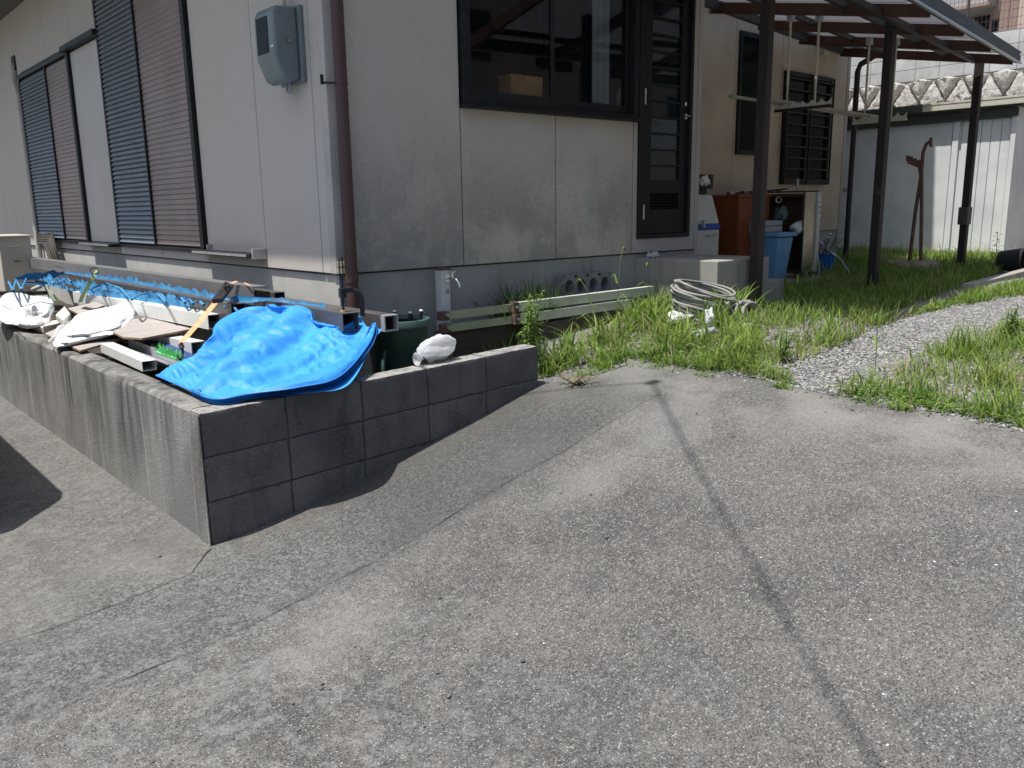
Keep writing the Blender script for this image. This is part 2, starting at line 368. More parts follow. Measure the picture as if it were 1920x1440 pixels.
mat('wood_dark', (.07, .055, .042), .85, layers=[lay((.045, .035, .03), 10, .35, .65, .7, stretch=(.15, 1, 1))], bump=[(50, .4, .003)])
mat('cable_grey', (.27, .265, .255), .6, layers=[lay((.20, .195, .19), 15, .35, .65, .7), lay((.38, .375, .36), 1, 0, 1, .5, kind='island')])
mat('post_bronze', (.030, .023, .023), .5, spec=.28, layers=[lay((.042, .032, .030), 3, .35, .7, .7, stretch=(1, 1, .3))])
mat('canopy_grey', (.035, .036, .040), .5, spec=.35, layers=[lay((.048, .049, .053), 4, .35, .7, .7)])
mat('rafter_brown', (.078, .037, .024), .6, layers=[lay((.052, .024, .016), 5, .35, .68, .7), lay((.34, .24, .17), 26, .70, .80, .6), lay((.12, .06, .04), 14, .5, .7, .4)])
sheet_mat('polycarbonate', (.22, .22, .23), (.34, .34, .36), .6, .10, .25, .05)
mat('hanger_cream', (.52, .50, .40), .5, layers=[lay((.40, .38, .30), 12, .4, .7, .6)])
mat('pole_steel', (.33, .31, .28), .4, metal=.3, layers=[lay((.24, .22, .20), 20, .4, .7, .6)])
mat('white_enamel', (.58, .57, .50), .45, spec=.5, layers=[lay((.52, .53, .50), 5, .35, .7, .6), lay((.36, .28, .18), 14, .68, .8, .4)])
mat('blue_band', (.008, .07, .42), .4)
mat('wood_orange', (.24, .065, .015), .45, spec=.4, layers=[lay((.15, .038, .010), 4, .35, .68, .8, stretch=(1, 1, .2)), lay((.32, .10, .02), 3, .55, .75, .5)])
mat('wood_cab_dark', (.075, .045, .03), .8)
mat('stainless', (.50, .49, .44), .22, metal=1.0, layers=[lay((.34, .33, .30), 7, .35, .7, .7)], bump=[(5, .15, .02)])
mat('bin_blue', (.13, .30, .48), .45, spec=.4, layers=[lay((.17, .35, .53), 4, .35, .7, .6)])
mat('bucket_blue', (.012, .11, .42), .4)
mat('tray_grey', (.30, .31, .33), .55)
mat('shed_panel', (.70, .72, .70), .45, spec=.5, layers=[lay((.52, .55, .55), 2.5, .35, .7, .6), lay((.40, .36, .27), 3.0, .60, .78, .6, zr=(.45, .05, 0, 1)), lay((.42, .44, .44), 9, .6, .8, .35, stretch=(1, 1, .15))], bump=[(8, .05, .01)])
mat('shed_dark', (.055, .058, .05), .6, layers=[lay((.085, .085, .075), 5, .4, .7, .6)])
mat('shed_cream', (.52, .50, .43), .5, layers=[lay((.28, .09, .03), 7, .52, .68, .9, zr=(2.16, 2.24, 0, 1)), lay((.42, .42, .30), 5, .4, .7, .6)])
mat('rust_line', (.19, .07, .035), .8)
mat('stand_brown', (.115, .055, .04), .55, layers=[lay((.18, .09, .065), 14, .5, .7, .6)])
mat('stand_foot', (.31, .25, .17), .95, layers=[lay((.22, .175, .12), 9, .4, .65, .7)], bump=[(60, .6, .008)])
mat('stone', (.56, .55, .53), .95, spec=.15, layers=[lay((.34, .33, .305), 9, .40, .66, .7), lay((.60, .585, .55), 26, .52, .70, .6), lay((.42, .40, .37), 1, 0, 1, .4, kind='object')], bump=[(22, 1., .05), (60, .8, .02)])
mat('stone_mortar', (.17, .155, .135), .95, layers=[lay((.11, .10, .088), 9, .4, .65, .7)], bump=[(40, .6, .01)])
mat('bg_block', (.52, .53, .54), .92, spec=.2, layers=[lay((.32, .33, .335), 3, .35, .68, .7), lay((.55, .555, .56), 5, .55, .72, .6, stretch=(1, 1, .25)), lay((.33, .335, .34), 1, 0, 1, .45, kind='object')], bump=[(70, .4, .004)])
mat('bg_mortar', (.20, .205, .21), .95)
mat('wire', (.06, .055, .055), .6)
mat('bg_wall', (.33, .24, .20), .8, layers=[lay((.27, .195, .165), 3, .35, .7, .6, stretch=(1, 6, .2))])
mat('bg_balcony', (.36, .35, .355), .75, layers=[lay((.30, .29, .295), 3, .35, .7, .6)])
mat('bg_dark', (.05, .045, .042), .8)
mat('bg_cream', (.52, .43, .36), .8)
mat('hose_white', (.50, .47, .41), .6, layers=[lay((.40, .38, .33), 12, .4, .7, .6)])
mat('ac_cream', (.52, .485, .40), .5, layers=[lay((.44, .41, .335), 4, .35, .7, .6), lay((.30, .13, .05), 8, .58, .74, .85, zr=(.50, .62, 0, 1))])
mat('van_white', (.75, .75, .74), .3, coat=.6)
mat('tyre', (.02, .02, .02), .85)
mat('leaf_grass', (.19, .30, .05), .55, spec=.25, layers=[lay((.09, .16, .022), 1, .25, 1, .85, kind='island'), lay((.33, .36, .10), 1.8, .45, .68, .45), lay((.38, .32, .15), 1, .07, .0, .8, kind='island')])
mat('leaf_dark', (.05, .105, .018), .6, spec=.25, layers=[lay((.08, .15, .03), 1, 0, 1, .8, kind='island')])
mat('leaf_weed', (.11, .20, .035), .5, spec=.3, layers=[lay((.18, .27, .06), 1, 0, 1, .8, kind='island')])
mat('straw', (.36, .30, .19), .8, layers=[lay((.24, .19, .12), 1, 0, 1, .8, kind='island')])
mat('stem_green', (.09, .13, .035), .6)
mat('gravel_stone', (.235, .23, .22), .9, spec=.2, layers=[lay((.39, .38, .36), 1, .5, .98, .9, kind='island'), lay((.12, .125, .13), 1, .36, .12, .85, kind='island')])
mat('pebble_dark', (.075, .08, .085), .85, layers=[lay((.14, .14, .14), 1, 0, 1, .8, kind='object')])
mat('pebble_white', (.62, .60, .57), .85)
mat('crack_dirt', (.028, .027, .025), .95)
mat('cable_black', (.02, .02, .02), .6)

# thin leaves let light through
for nm in ('leaf_grass', 'leaf_dark', 'leaf_weed', 'straw'):
    nt = MATS[nm].node_tree; b = nt.nodes['Principled BSDF']; out = nt.nodes['Material Output']
    src = b.inputs['Base Color'].links[0].from_socket
    tr = nt.nodes.new('ShaderNodeBsdfTranslucent'); mx = nt.nodes.new('ShaderNodeMixShader'); mx.inputs[0].default_value = .38
    g = nt.nodes.new('ShaderNodeGamma'); g.inputs[1].default_value = .85; nt.links.new(src, g.inputs[0]); nt.links.new(g.outputs[0], tr.inputs[0])
    nt.links.new(b.outputs[0], mx.inputs[1]); nt.links.new(tr.outputs[0], mx.inputs[2]); nt.links.new(mx.outputs[0], out.inputs[0])

# driveway: worn exposed-aggregate concrete; a rougher, more eroded strip lies between the wall and the long crack
CRACK_B = [PG(*q) for q in ((120, 1325), (200, 1290), (375, 1220), (600, 1105), (697, 1055), (855, 962), (960, 898), (1066, 839), (1174, 774), (1240, 738))]
CRACK_A = [PG(*q) for q in ((-120, 1250), (0, 1208), (100, 1180), (230, 1130), (360, 1076), (384, 1042), (396, 1030))]
def driveway_material():
    m = bpy.data.materials.new('driveway'); m.use_nodes = True; nt = m.node_tree; MATS['driveway'] = m
    b = nt.nodes['Principled BSDF']; b.inputs['Roughness'].default_value = .9; b.inputs['Specular IOR Level'].default_value = .2
    geo = nt.nodes.new('ShaderNodeNewGeometry'); pos = geo.outputs['Position']
    sep = nt.nodes.new('ShaderNodeSeparateXYZ'); nt.links.new(pos, sep.inputs[0])
    p, q = CRACK_B[1], CRACK_B[-1]; d = (q-p)[:2]; L = np.linalg.norm(d); n = np.array([-d[1], d[0]])/L
    sd_ = mathn(nt, 'ADD', mathn(nt, 'MULTIPLY', sep.outputs[0], float(n[0])), mathn(nt, 'MULTIPLY', sep.outputs[1], float(n[1])))
    sd_ = mathn(nt, 'SUBTRACT', sd_, float(n@p[:2]))                   # signed distance to crack B, positive towards the wall
    wob = mathn(nt, 'MULTIPLY', mathn(nt, 'SUBTRACT', noise_fac(nt, pos, 3, detail=6), .5), .5)
    rough_zone = mapr(nt, mathn(nt, 'ADD', sd_, mathn(nt, 'MULTIPLY', wob, .35)), -.06, .07)
    left_zone = mapr(nt, mathn(nt, 'ADD', sd_, wob), .52, .60)
    big = mapr(nt, noise_fac(nt, pos, .75, detail=4), .36, .64); med = mapr(nt, noise_fac(nt, pos, 2.3, detail=6, rough=.65), .34, .68)
    # base: brownish grey
    c = mixc(nt, big, (.060, .058, .056), (.120, .117, .113))
    c = mixc(nt, mathn(nt, 'MULTIPLY', med, .6), c, (.165, .156, .143))
    c = mixc(nt, mathn(nt, 'MULTIPLY', mapr(nt, noise_fac(nt, pos, 5.5, detail=6, rough=.7), .50, .72), .4), c, (.205, .198, .187))
    # aggregate
    cell = noise_fac(nt, pos, 125, kind='cell'); dist = noise_fac(nt, pos, 125, kind='dist')
    agg = mapr(nt, dist, .52, .25)
    dark = mathn(nt, 'MULTIPLY', mapr(nt, cell, .50, .25), agg); lite = mathn(nt, 'MULTIPLY', mapr(nt, cell, .74, .95), agg)
    c = mixc(nt, mathn(nt, 'MULTIPLY', dark, .92), c, (.034, .034, .038))
    c = mixc(nt, mathn(nt, 'MULTIPLY', lite, .90), c, (.42, .405, .38))
    tan = mathn(nt, 'MULTIPLY', mathn(nt, 'MULTIPLY', mapr(nt, cell, .44, .5), mapr(nt, cell, .60, .55)), agg)
    c = mixc(nt, mathn(nt, 'MULTIPLY', tan, .55), c, (.165, .115, .085))
    fine = noise_fac(nt, pos, 210, detail=3); c = mixc(nt, mathn(nt, 'MULTIPLY', mapr(nt, fine, .50, .66), .55), c, (.30, .29, .275)); c = mixc(nt, mathn(nt, 'MULTIPLY', mapr(nt, fine, .48, .34), .6), c, (.05, .049, .048))
    mm = noise_fac(nt, pos, 55, detail=4, rough=.7); c = mixc(nt, mathn(nt, 'MULTIPLY', mapr(nt, mm, .5, .68), .4), c, (.25, .243, .23)); c = mixc(nt, mathn(nt, 'MULTIPLY', mapr(nt, mm, .47, .32), .5), c, (.066, .064, .062))
    # eroded strip: pale paste left between dark pits, dark along the wall
    er = noise_fac(nt, pos, 80, detail=6, rough=.8); er2 = noise_fac(nt, pos, 3.1, detail=4)
    ec = mixc(nt, mapr(nt, er, .45, .59), (.043, .042, .041), (.28, .275, .262))
    ec = mixc(nt, mathn(nt, 'MULTIPLY', mapr(nt, er2, .42, .66), .55), ec, (.085, .083, .080))
    ec = mixc(nt, mathn(nt, 'MULTIPLY', mapr(nt, noise_fac(nt, pos, 1.7), .52, .68), .45), ec, (.27, .265, .255))
    c = mixc(nt, mathn(nt, 'MULTIPLY', rough_zone, .62), c, ec)
    c = mixc(nt, mathn(nt, 'MULTIPLY', mathn(nt, 'MULTIPLY', left_zone, mapr(nt, sep.outputs[0], .25, -.05)), .35), c, mixc(nt, med, (.125, .12, .108), (.21, .20, .18)))
    c = mixc(nt, mathn(nt, 'MULTIPLY', mathn(nt, 'MULTIPLY', left_zone, mapr(nt, noise_fac(nt, pos, 200, detail=3), .5, .7)), .4), c, (.25, .24, .22))
    fil = mathn(nt, 'MULTIPLY', mathn(nt, 'MULTIPLY', mapr(nt, mathn(nt, 'ADD', sep.outputs[1], wob), -.17, -.10), mapr(nt, sep.outputs[0], -.02, .10)), .6)
    c = mixc(nt, fil, c, mixc(nt, med, (.115, .108, .096), (.19, .18, .162)))
    lz = mapr(nt, sep.outputs[0], 1.1, -.5)
    flk = noise_fac(nt, pos, 17, detail=8, rough=.75)
    c = mixc(nt, mathn(nt, 'MULTIPLY', mathn(nt, 'MULTIPLY', mapr(nt, flk, .47, .62), lz), .42), c, (.28, .275, .265))
    c = mixc(nt, mathn(nt, 'MULTIPLY', mathn(nt, 'MULTIPLY', mapr(nt, noise_fac(nt, pos, 42, detail=6, rough=.8), .52, .62), rough_zone), .55), c, (.30, .298, .29))
    c = mixc(nt, mathn(nt, 'MULTIPLY', mathn(nt, 'MULTIPLY', mapr(nt, sep.outputs[0], .1, .9), rough_zone), .45), c, (.066, .065, .062))
    # pale scoured band right of the crack and dusty far end
    band = mathn(nt, 'MULTIPLY', mapr(nt, mathn(nt, 'ABSOLUTE', mathn(nt, 'ADD', mathn(nt, 'ADD', sd_, .28), wob)), .24, .02), mapr(nt, noise_fac(nt, pos, 1.3), .38, .60))
    c = mixc(nt, mathn(nt, 'MULTIPLY', band, .45), c, (.25, .245, .235))
    c = mixc(nt, mathn(nt, 'MULTIPLY', mathn(nt, 'MULTIPLY', mapr(nt, sep.outputs[0], 1.75, 2.45), mapr(nt, noise_fac(nt, pos, 2.4, detail=6), .40, .62)), .6), c, (.27, .262, .245))
    c = mixc(nt, mathn(nt, 'MULTIPLY', mapr(nt, noise_fac(nt, pos, .9, stretch=(2.2, .7, 1)), .55, .72), .35), c, (.075, .073, .070))
    c = mixc(nt, 1.0, c, (.862, .862, .856), 'MULTIPLY')
    nt.links.new(c, b.inputs['Base Color'])
    b1 = nt.nodes.new('ShaderNodeBump'); b1.inputs['Strength'].default_value = .55; b1.inputs['Distance'].default_value = .004; nt.links.new(agg, b1.inputs['Height'])
    b2 = nt.nodes.new('ShaderNodeBump'); b2.inputs['Distance'].default_value = .008
    nt.links.new(mathn(nt, 'MULTIPLY', rough_zone, .8), b2.inputs['Strength']); nt.links.new(er, b2.inputs['Height']); nt.links.new(b1.outputs[0], b2.inputs['Normal'])
    b3 = nt.nodes.new('ShaderNodeBump'); b3.inputs['Strength'].default_value = .35; b3.inputs['Distance'].default_value = .004
    nt.links.new(fine, b3.inputs['Height']); nt.links.new(b2.outputs[0], b3.inputs['Normal']); nt.links.new(b3.outputs[0], b.inputs['Normal'])
driveway_material()
mat('yard', (.20, .195, .18), .95, spec=.2, layers=[lay((.17, .15, .12), 1.6, .42, .66, .6), lay((.34, .33, .315), 85, .52, .66, .75), lay((.12, .115, .105), 70, .54, .68, .7),
    lay((.34, .30, .235), 3.1, .52, .7, .5)], bump=[(80, .9, .012), (25, .5, .02)])
mat('ground_far', (.16, .15, .13), .95, layers=[lay((.10, .12, .06), 1.2, .4, .65, .7)])

# ------------------------------------------------------------------ ground
def sheet(name, xs, ys, zf, m, keep=lambda x, y: True, smooth=True):
    X, Y = np.meshgrid(xs, ys, indexing='ij'); Z = zf(X, Y); V = np.stack([X, Y, Z], -1).reshape(-1, 3)
    nx, ny = len(xs), len(ys); F = []
    for i in range(nx-1):
        for j in range(ny-1):
            if keep((xs[i]+xs[i+1])/2, (ys[j]+ys[j+1])/2): F.append((i*ny+j, (i+1)*ny+j, (i+1)*ny+j+1, i*ny+j+1))
    used = sorted({k for f in F for k in f}); mp = {k: n for n, k in enumerate(used)}
    o = fast_mesh(name, V[used], F4=np.array([[mp[k] for k in f] for f in F]), m=m, smooth=smooth); return struct(o)
xs = np.unique(np.concatenate([np.linspace(-40, -2, 20), np.arange(-2, 2.66, .05), [2.65]])); ys = np.unique(np.concatenate([np.linspace(-40, -4, 16), np.arange(-4, .13, .1), [.12], np.arange(.2, 12, .3), np.linspace(12, 40, 8)]))
def zdrive(x, y):
    e = np.where(x > 2.64, .012*np.sin(y*3.1)+.008*np.sin(y*9.7), 0)
    return zg(x, y)+.004*np.sin(x*2.3+y*1.7)*np.sin(y*2.9)+e*0
drive = sheet('driveway', xs, ys, zdrive, 'driveway', keep=lambda x, y: y < .12 or x < .05)
xs = np.unique(np.concatenate([np.arange(2.0, 12, .12), np.linspace(12, 90, 14)])); ys = np.unique(np.concatenate([np.linspace(-60, -4, 10), np.arange(-4, 4, .12), np.linspace(4, 90, 14)]))
sheet('gravel_yard', xs, ys, lambda x, y: zg(x, y)-.008-.03*(x < 2.7)+.012*np.sin(x*2.1+1)*np.sin(y*2.7)+.008*np.sin(x*6.3)*np.sin(y*5.1+x),
      'yard', keep=lambda x, y: x > 2.6 or (y > .06))
sheet('ground', np.linspace(-200, 200, 9), np.linspace(-200, 200, 9), lambda x, y: x*0-1.4, 'ground_far')
def crack(pts, w0, seed, name='expansion_joint'):
    pts = np.array(pts); seg = np.linalg.norm(np.diff(pts[:, :2], axis=0), axis=1); s = np.concatenate([[0], np.cumsum(seg)])
    t = np.arange(0, s[-1], .022); x = np.interp(t, s, pts[:, 0]); y = np.interp(t, s, pts[:, 1]); P = []
    dx = np.gradient(x); dy = np.gradient(y); ln = np.hypot(dx, dy); nx, ny = -dy/ln, dx/ln
    for i in range(len(t)):
        o = .009*nz(t[i]*9, seed)+.010*nz(t[i]*2, seed+5); w = max(.0008, w0*(.55+.9*nz(t[i]*6, seed+9)))
        a = (x[i]+nx[i]*(o-w), y[i]+ny[i]*(o-w)); c = (x[i]+nx[i]*(o+w), y[i]+ny[i]*(o+w))
        P.append([(a[0], a[1], float(zdrive(np.array(a[0]), np.array(a[1])))+.0035), (c[0], c[1], float(zdrive(np.array(c[0]), np.array(c[1])))+.0035)])
    return MB().grid(P).build(name, 'crack_dirt', drive, fix=False)
crack(CRACK_A, .0032, 3); crack(CRACK_B, .0021, 8)
crack([PG(*q) for q in ((1098, 711), (1140, 697), (1187, 681))], .0045, 12)
crack([PG(*q) for q in ((-60, 930), (90, 886), (175, 868))], .0022, 21)

# ------------------------------------------------------------------ house
HX, HY, HZ = 1.3125, 1.0919, .452
RY = 2.0                                                    # recessed wall of the yard side
WT = 3.2
house = thing('house', 'single house with weathered grey siding, louvred shutters and dark aluminium windows behind the planter', 'house', (HX, HY, 0))
# backing walls (their dark front shows in the panel joints)
BZ = HZ-.008
bk = MB(); bk.box(HX+.016, HX+.13, HY+.016, 14, BZ, WT)
bk.box(HX+.13, 2.30, HY+.016, HY+.13, BZ, WT).box(2.30, 4.06, HY+.016, HY+.13, BZ, 1.50).box(2.30, 4.06, HY+.016, HY+.13, 2.6, WT)
bk.box(4.06, 4.11, HY+.016, HY+.13, BZ, WT).box(4.11, 4.74, HY+.016, HY+.13, BZ, .57).box(4.11, 4.74, HY+.016, HY+.13, 2.62, WT).box(4.74, 4.89, HY+.016, HY+.13, BZ, WT)
bk.box(4.80, 4.89, HY+.131, RY+.1, -.2, WT)
bk.box(4.891, 9.15, RY+.016, RY+.13, .487, WT).box(9.04, 9.15, RY+.131, 9, -.2, WT)
bk.build('wall', 'joint_dark', house)
# room behind the kitchen window and door
rm = MB(); rm.box(1.45, 4.79, 3.2, 3.25, .3, 2.9).box(1.45, 4.79, HY+.14, 3.2, .25, .30).box(1.45, 4.79, HY+.14, 3.2, 2.85, 2.9).box(1.45, 1.5, HY+.14, 3.2, .3, 2.85).box(4.74, 4.79, HY+.14, 3.2, .3, 2.85)
rm.build('room', 'dark_room', house)
MB().grid([[(3.72+.02*k, HY+.16+.015*math.sin(k*1.9), z) for z in (1.55, 2.6)] for k in range(10)]).build('curtain', 'curtain', house, smooth=180)
def panel(x0, x1, y0, y1, z0, z1, m): return MB().box(x0, x1, y0, y1, z0, z1).build('siding_panel', m, house, bev=.003, seg=1)
g = .004
# left wall: siding panels
lj = [HY+.09, 1.27, 2.045, 3.07]
panel(HX, HX+.015, HY+.07, 1.262, HZ, WT, 'siding_left'); panel(HX, HX+.015, 1.27, 2.038, HZ, WT, 'siding_left'); panel(HX, HX+.015, 2.046, 3.06, HZ, WT, 'siding_left')
for a, b_ in ((3.06, 4.1), (4.11, 5.18), (5.188, 6.2), (6.21, 7.18), (7.19, 8.38)):
    panel(HX, HX+.015, a, b_, HZ, .545, 'siding_left')
panel(HX, HX+.015, 5.20, 6.20, .555, 2.43, 'pocket_panel'); 
for a, b_ in ((5.20, 6.13), (6.14, 7.12), (7.13, 8.38)): panel(HX, HX+.015, a, b_, 2.50, WT, 'siding_left')
for a in np.arange(8.39, 13.9, .91): panel(HX, HX+.015, a, a+.90, HZ, WT, 'siding_left')
# right wall: siding panels round the window and door
panel(HX+.07, 2.289, HY, HY+.015, HZ, WT, 'siding'); panel(2.297, 3.166, HY, HY+.015, HZ, 1.495, 'siding'); panel(3.174, 4.028, HY, HY+.015, HZ, 1.495, 'siding')
panel(2.297, 4.028, HY, HY+.015, 2.63, WT, 'siding')
tr = MB().box(HX-.004, HX+.066, HY-.004, HY+.066, HZ-.003, WT).build('corner_trim', 'siding', house, bev=.006)
dt = MB(); dt.box(4.036, 4.082, HY-.003, HY+.03, HZ, WT).box(4.083, 4.77, HY-.003, HY+.03, HZ, .565).box(4.771, 4.845, HY-.003, HY+.03, HZ, WT).box(4.849, 4.905, HY-.006, HY+.12, HZ, WT).box(4.083, 4.77, HY-.003, HY+.03, 2.63, WT)
dt.build('door_trim', 'trim', house, bev=.004)
panel(4.891, 4.906, HY+.122, RY-.002, HZ, WT, 'siding_back')
for a, b_ in ((4.91, 5.80), (5.806, 6.71), (6.716, 7.62), (7.626, 8.53), (8.536, 9.10)): panel(a, b_, RY, RY+.015, .49, WT, 'siding_back')
MB().box(9.104, 9.165, RY-.008, RY+.06, .3, WT).build('corner_trim', 'trim', house, bev=.004)
# foundation with a floor vent opening on the yard side
fo = MB(); fo.box(HX+.02, HX+.125, HY+.02, 14, -.5, HZ-.012); fo.build('foundation', 'foundation_lime', house, bev=.004)
fo = MB(); fo.box(HX+.022, 1.66, HY+.019, HY+.15, -.5, HZ-.011).box(1.66, 1.99, HY+.019, HY+.15, .14, HZ-.011).box(1.99, 4.08, HY+.019, HY+.15, -.5, HZ-.011).box(4.08, 4.905, HY+.019, HY+.15, -.5, HZ-.011)
fo.box(4.91, 9.15, RY+.02, RY+.15, -.5, .485); fo.build('foundation', 'foundation', house)
MB().box(1.64, 2.01, HY+.155, HY+.4, -.5, .2).build('vent_void', 'joint_dark', house)
# eaves and roof
ev = MB(); ev.box(HX-.85, HX, HY-.28, 14.6, WT, WT+.07).box(HX, 4.95, HY-.02, 14.6, WT, WT+.07).box(4.951, 10.0, RY-.30, 9.6, WT, WT+.07); ev.build('eave_soffit', 'soffit', house)
ev = MB(); ev.box(HX-.874, HX-.851, HY-.30, 14.6, WT-.03, WT+.16).box(HX-.85, HX, HY-.30, HY-.281, WT-.03, WT+.16).box(HX, 4.95, HY-.04, HY-.021, WT-.03, WT+.16); ev.build('fascia', 'soffit', house)
rf = MB(); rf.add([(HX-.88, HY-.05, WT+.17), (5.1, HY-.05, WT+.17), (5.1, 14.7, WT+.17), (HX-.88, 14.7, WT+.17), (3.3, 2.6, WT+1.0), (5.1, 2.6, WT+1.0), (5.1, 13, WT+1.0), (3.3, 13, WT+1.0)],
       [(3, 2, 1, 0), (4, 5, 6, 7), (0, 1, 5, 4), (1, 2, 6, 5), (2, 3, 7, 6), (3, 0, 4, 7)]); rf.build('roof', 'roof_metal', house)
MB().box(5.12, 10.6, 2.42, 9, WT+.08, 7.2).build('added_storey', 'siding_back', house)  # unseen upper storey, added to cast the shade on the shed's left part

aw = MB(); aw.box(3.25, 4.95, .63, HY-.045, 2.74, 2.80).box(3.25, 4.95, .605, .629, 2.72, 2.83); aw.build('door_awning', 'soffit', house, bev=.004)
# shutters -----------------------------------------------------------
def shutter(y0, y1, z0, z1, ym):
    sh = MB(); w = .045
    sh.box(HX-.034, HX+.014, y0, y0+w*1.5, z0, z1).box(HX-.034, HX+.014, y1-w, y1, z0, z1).box(HX-.034, HX+.014, y0+w*1.5, y1-w, z1-.05, z1)
    fr = sh.build('shutter', 'bronze', house, bev=.003, seg=1)
    bp = MB().box(HX+.006, HX+.013, y0+w*1.5, y1-w, z0+.002, z1-.051).build('shutter_back', 'joint_dark', fr)
    for (a, b_, m, off, tilt) in ((y0+w*1.5+.004, ym-.016, 'slat_brown', -.008, 15), (ym+.016, y1-w-.004, 'slat_blue', -.012, 42)):
        half = (b_-a)/2; t = R(tilt); hh = .0255; P = []
        # louvre blade: nearly flat face leaning out at its lower edge, with a rolled lip
        prof = [(-math.sin(t)*hh*1.0, -hh), (-math.sin(t)*hh*1.0-.005, -hh+.006), (math.sin(t)*hh*.35-.004, hh-.002), (math.sin(t)*hh*.35+.002, hh), (-math.sin(t)*hh*.7, -hh)]
        mb = MB(); n = len(prof); vsx = [(px, -half, pz) for px, pz in prof]+[(px, half, pz) for px, pz in prof]
        mb.add(vsx, [tuple(range(n)), tuple(range(2*n-1, n-1, -1))]+[(k, (k+1) % n, n+(k+1) % n, n+k) for k in range(n)])
        me = mb.mesh('slat', m); pitch = .0415; k = 0; z = z0+.035
        while z < z1-.07:
            piece('slat', me, fr, (HX+off+rn(-.0008, .0008), (a+b_)/2, z), rot=(rn(-.0012, .0012), rn(-.02, .02), 0)); z += pitch
    MB().box(HX-.034, HX+.005, ym-.013, ym+.013, z0+.003, z1-.052).build('meeting_stile', 'bronze', fr, bev=.002, seg=1)
    return fr
shutter(3.07, 5.19, .556, 3.02, 4.17); shutter(6.20, 8.37, .556, 2.47, 7.14)
rl = MB(); rl.box(HX-.024, HX-.001, 3.10, 5.19, .523, .552).box(HX-.024, HX-.001, 6.24, 8.40, .523, .552); rl.build('shutter_rail', 'bronze', house, bev=.003, seg=1)
for a, b_ in ((2.075, 3.095), (5.20, 6.235)): MB().box(HX-.112, HX-.001, a, b_, .520, .550).build('rail_extension', 'bronze', house, bev=.003, seg=1); MB().box(HX-.120, HX-.1125, a+.04, b_, .527, .544).build('rail_lip', 'alu', house)
MB().box(HX-.10, HX-.001, 2.04, 2.072, .512, .582).build('rail_bracket', 'alu', house, bev=.003)
MB().box(HX-.07, HX-.001, 5.16, 6.3, 2.44, 2.49).build('shutter_rail', 'bronze', house, bev=.003)
MB().box(HX-.04, HX-.004, 2.985, 2.998, .556, .59).build('shutter_catch', 'alu', house)

# kitchen window -------------------------------------------------------
wf = MB(); wf.box(2.30, 2.352, HY-.03, HY+.09, 1.53, 2.6).box(4.008, 4.06, HY-.03, HY+.09, 1.53, 2.6).box(2.352, 4.008, HY-.03, HY+.09, 2.55, 2.6).box(2.30, 4.06, HY-.03, HY+.09, 1.50, 1.531)
win = wf.build('window', 'bronze', house, bev=.003, seg=1)
MB().box(2.285, 4.085, HY-.075, HY-.001, 1.478, 1.499).build('window_sill', 'bronze', win, bev=.003)
for (a, b_, yy) in ((2.353, 3.155, HY-.012), (3.10, 4.007, HY+.03)):
    s_ = MB(); s_.box(a, a+.035, yy, yy+.03, 1.532, 2.549).box(b_-.035, b_, yy, yy+.03, 1.532, 2.549).box(a+.035, b_-.035, yy, yy+.03, 1.532, 1.60).box(a+.035, b_-.035, yy, yy+.03, 2.50, 2.549)
    s_.build('sash', 'bronze', win, bev=.002, seg=1)
    MB().box(a+.034, b_-.034, yy+.013, yy+.017, 1.599, 2.501).build('pane', 'window_glass', win)
bx_ = thing('cardboard_box', 'brown cardboard box standing inside the kitchen window', 'box', (2.83, HY+.22, 1.55))
MB().box(2.80, 3.20, HY+.062, HY+.20, 1.555, 1.745).build('carton', 'cardboard', bx_, bev=.004); MB().add([(2.80, HY+.20, 1.747), (3.20, HY+.20, 1.747), (3.2, HY+.28, 1.752), (2.8, HY+.28, 1.752)], [(0, 1, 2, 3)]).build('flap', 'cardboard', bx_, fix=False)
MB().box(1.5, 4.74, HY+.14, HY+.36, 1.52, 1.548).build('inner_shelf', 'dark_room', house)
# side door --------------------------------------------------------------
db = MB(); db.box(4.084, 4.125, HY-.02, HY+.1, .566, 2.628).box(4.735, 4.769, HY-.02, HY+.1, .566, 2.628).box(4.125, 4.735, HY-.02, HY+.1, 2.59, 2.628).box(4.125, 4.735, HY-.02, HY+.1, .566, .60)
df = db.build('door', 'bronze', house, bev=.003, seg=1)
db = MB(); yy = HY+.01; db.box(4.127, 4.265, yy, yy+.035, .602, 2.588).box(4.64, 4.733, yy, yy+.035, .602, 2.588).box(4.265, 4.64, yy, yy+.035, .602, .80).box(4.265, 4.64, yy, yy+.035, .93, 1.03).box(4.265, 4.64, yy, yy+.035, 2.50, 2.588)
db.build('door_leaf', 'bronze', df, bev=.003, seg=1)
lm = MB().box(-.186, .186, -.004, .004, -.066, .066).mesh('louvre_pane', 'window_glass')
bm_ = MB().box(-.187, .187, -.009, .009, -.006, .006).mesh('louvre_bar', 'bronze'); z = 1.095
while z < 2.5:
    piece('louvre_pane', lm, df, (4.4525, yy+.02, z), rot=(R(-3), 0, 0)); piece('louvre_bar', bm_, df, (4.4525, yy+.006, z-.066)); z += .127
vm = MB().box(-.186, .186, -.016, .016, -.004, .004).mesh('vent_slat', 'bronze')
for k in range(5): piece('vent_slat', vm, df, (4.4525, yy+.02, .815+k*.025), rot=(R(35), 0, 0))
MB().box(4.266, 4.639, yy+.033, yy+.037, .80, .93).build('vent_back', 'joint_dark', df)
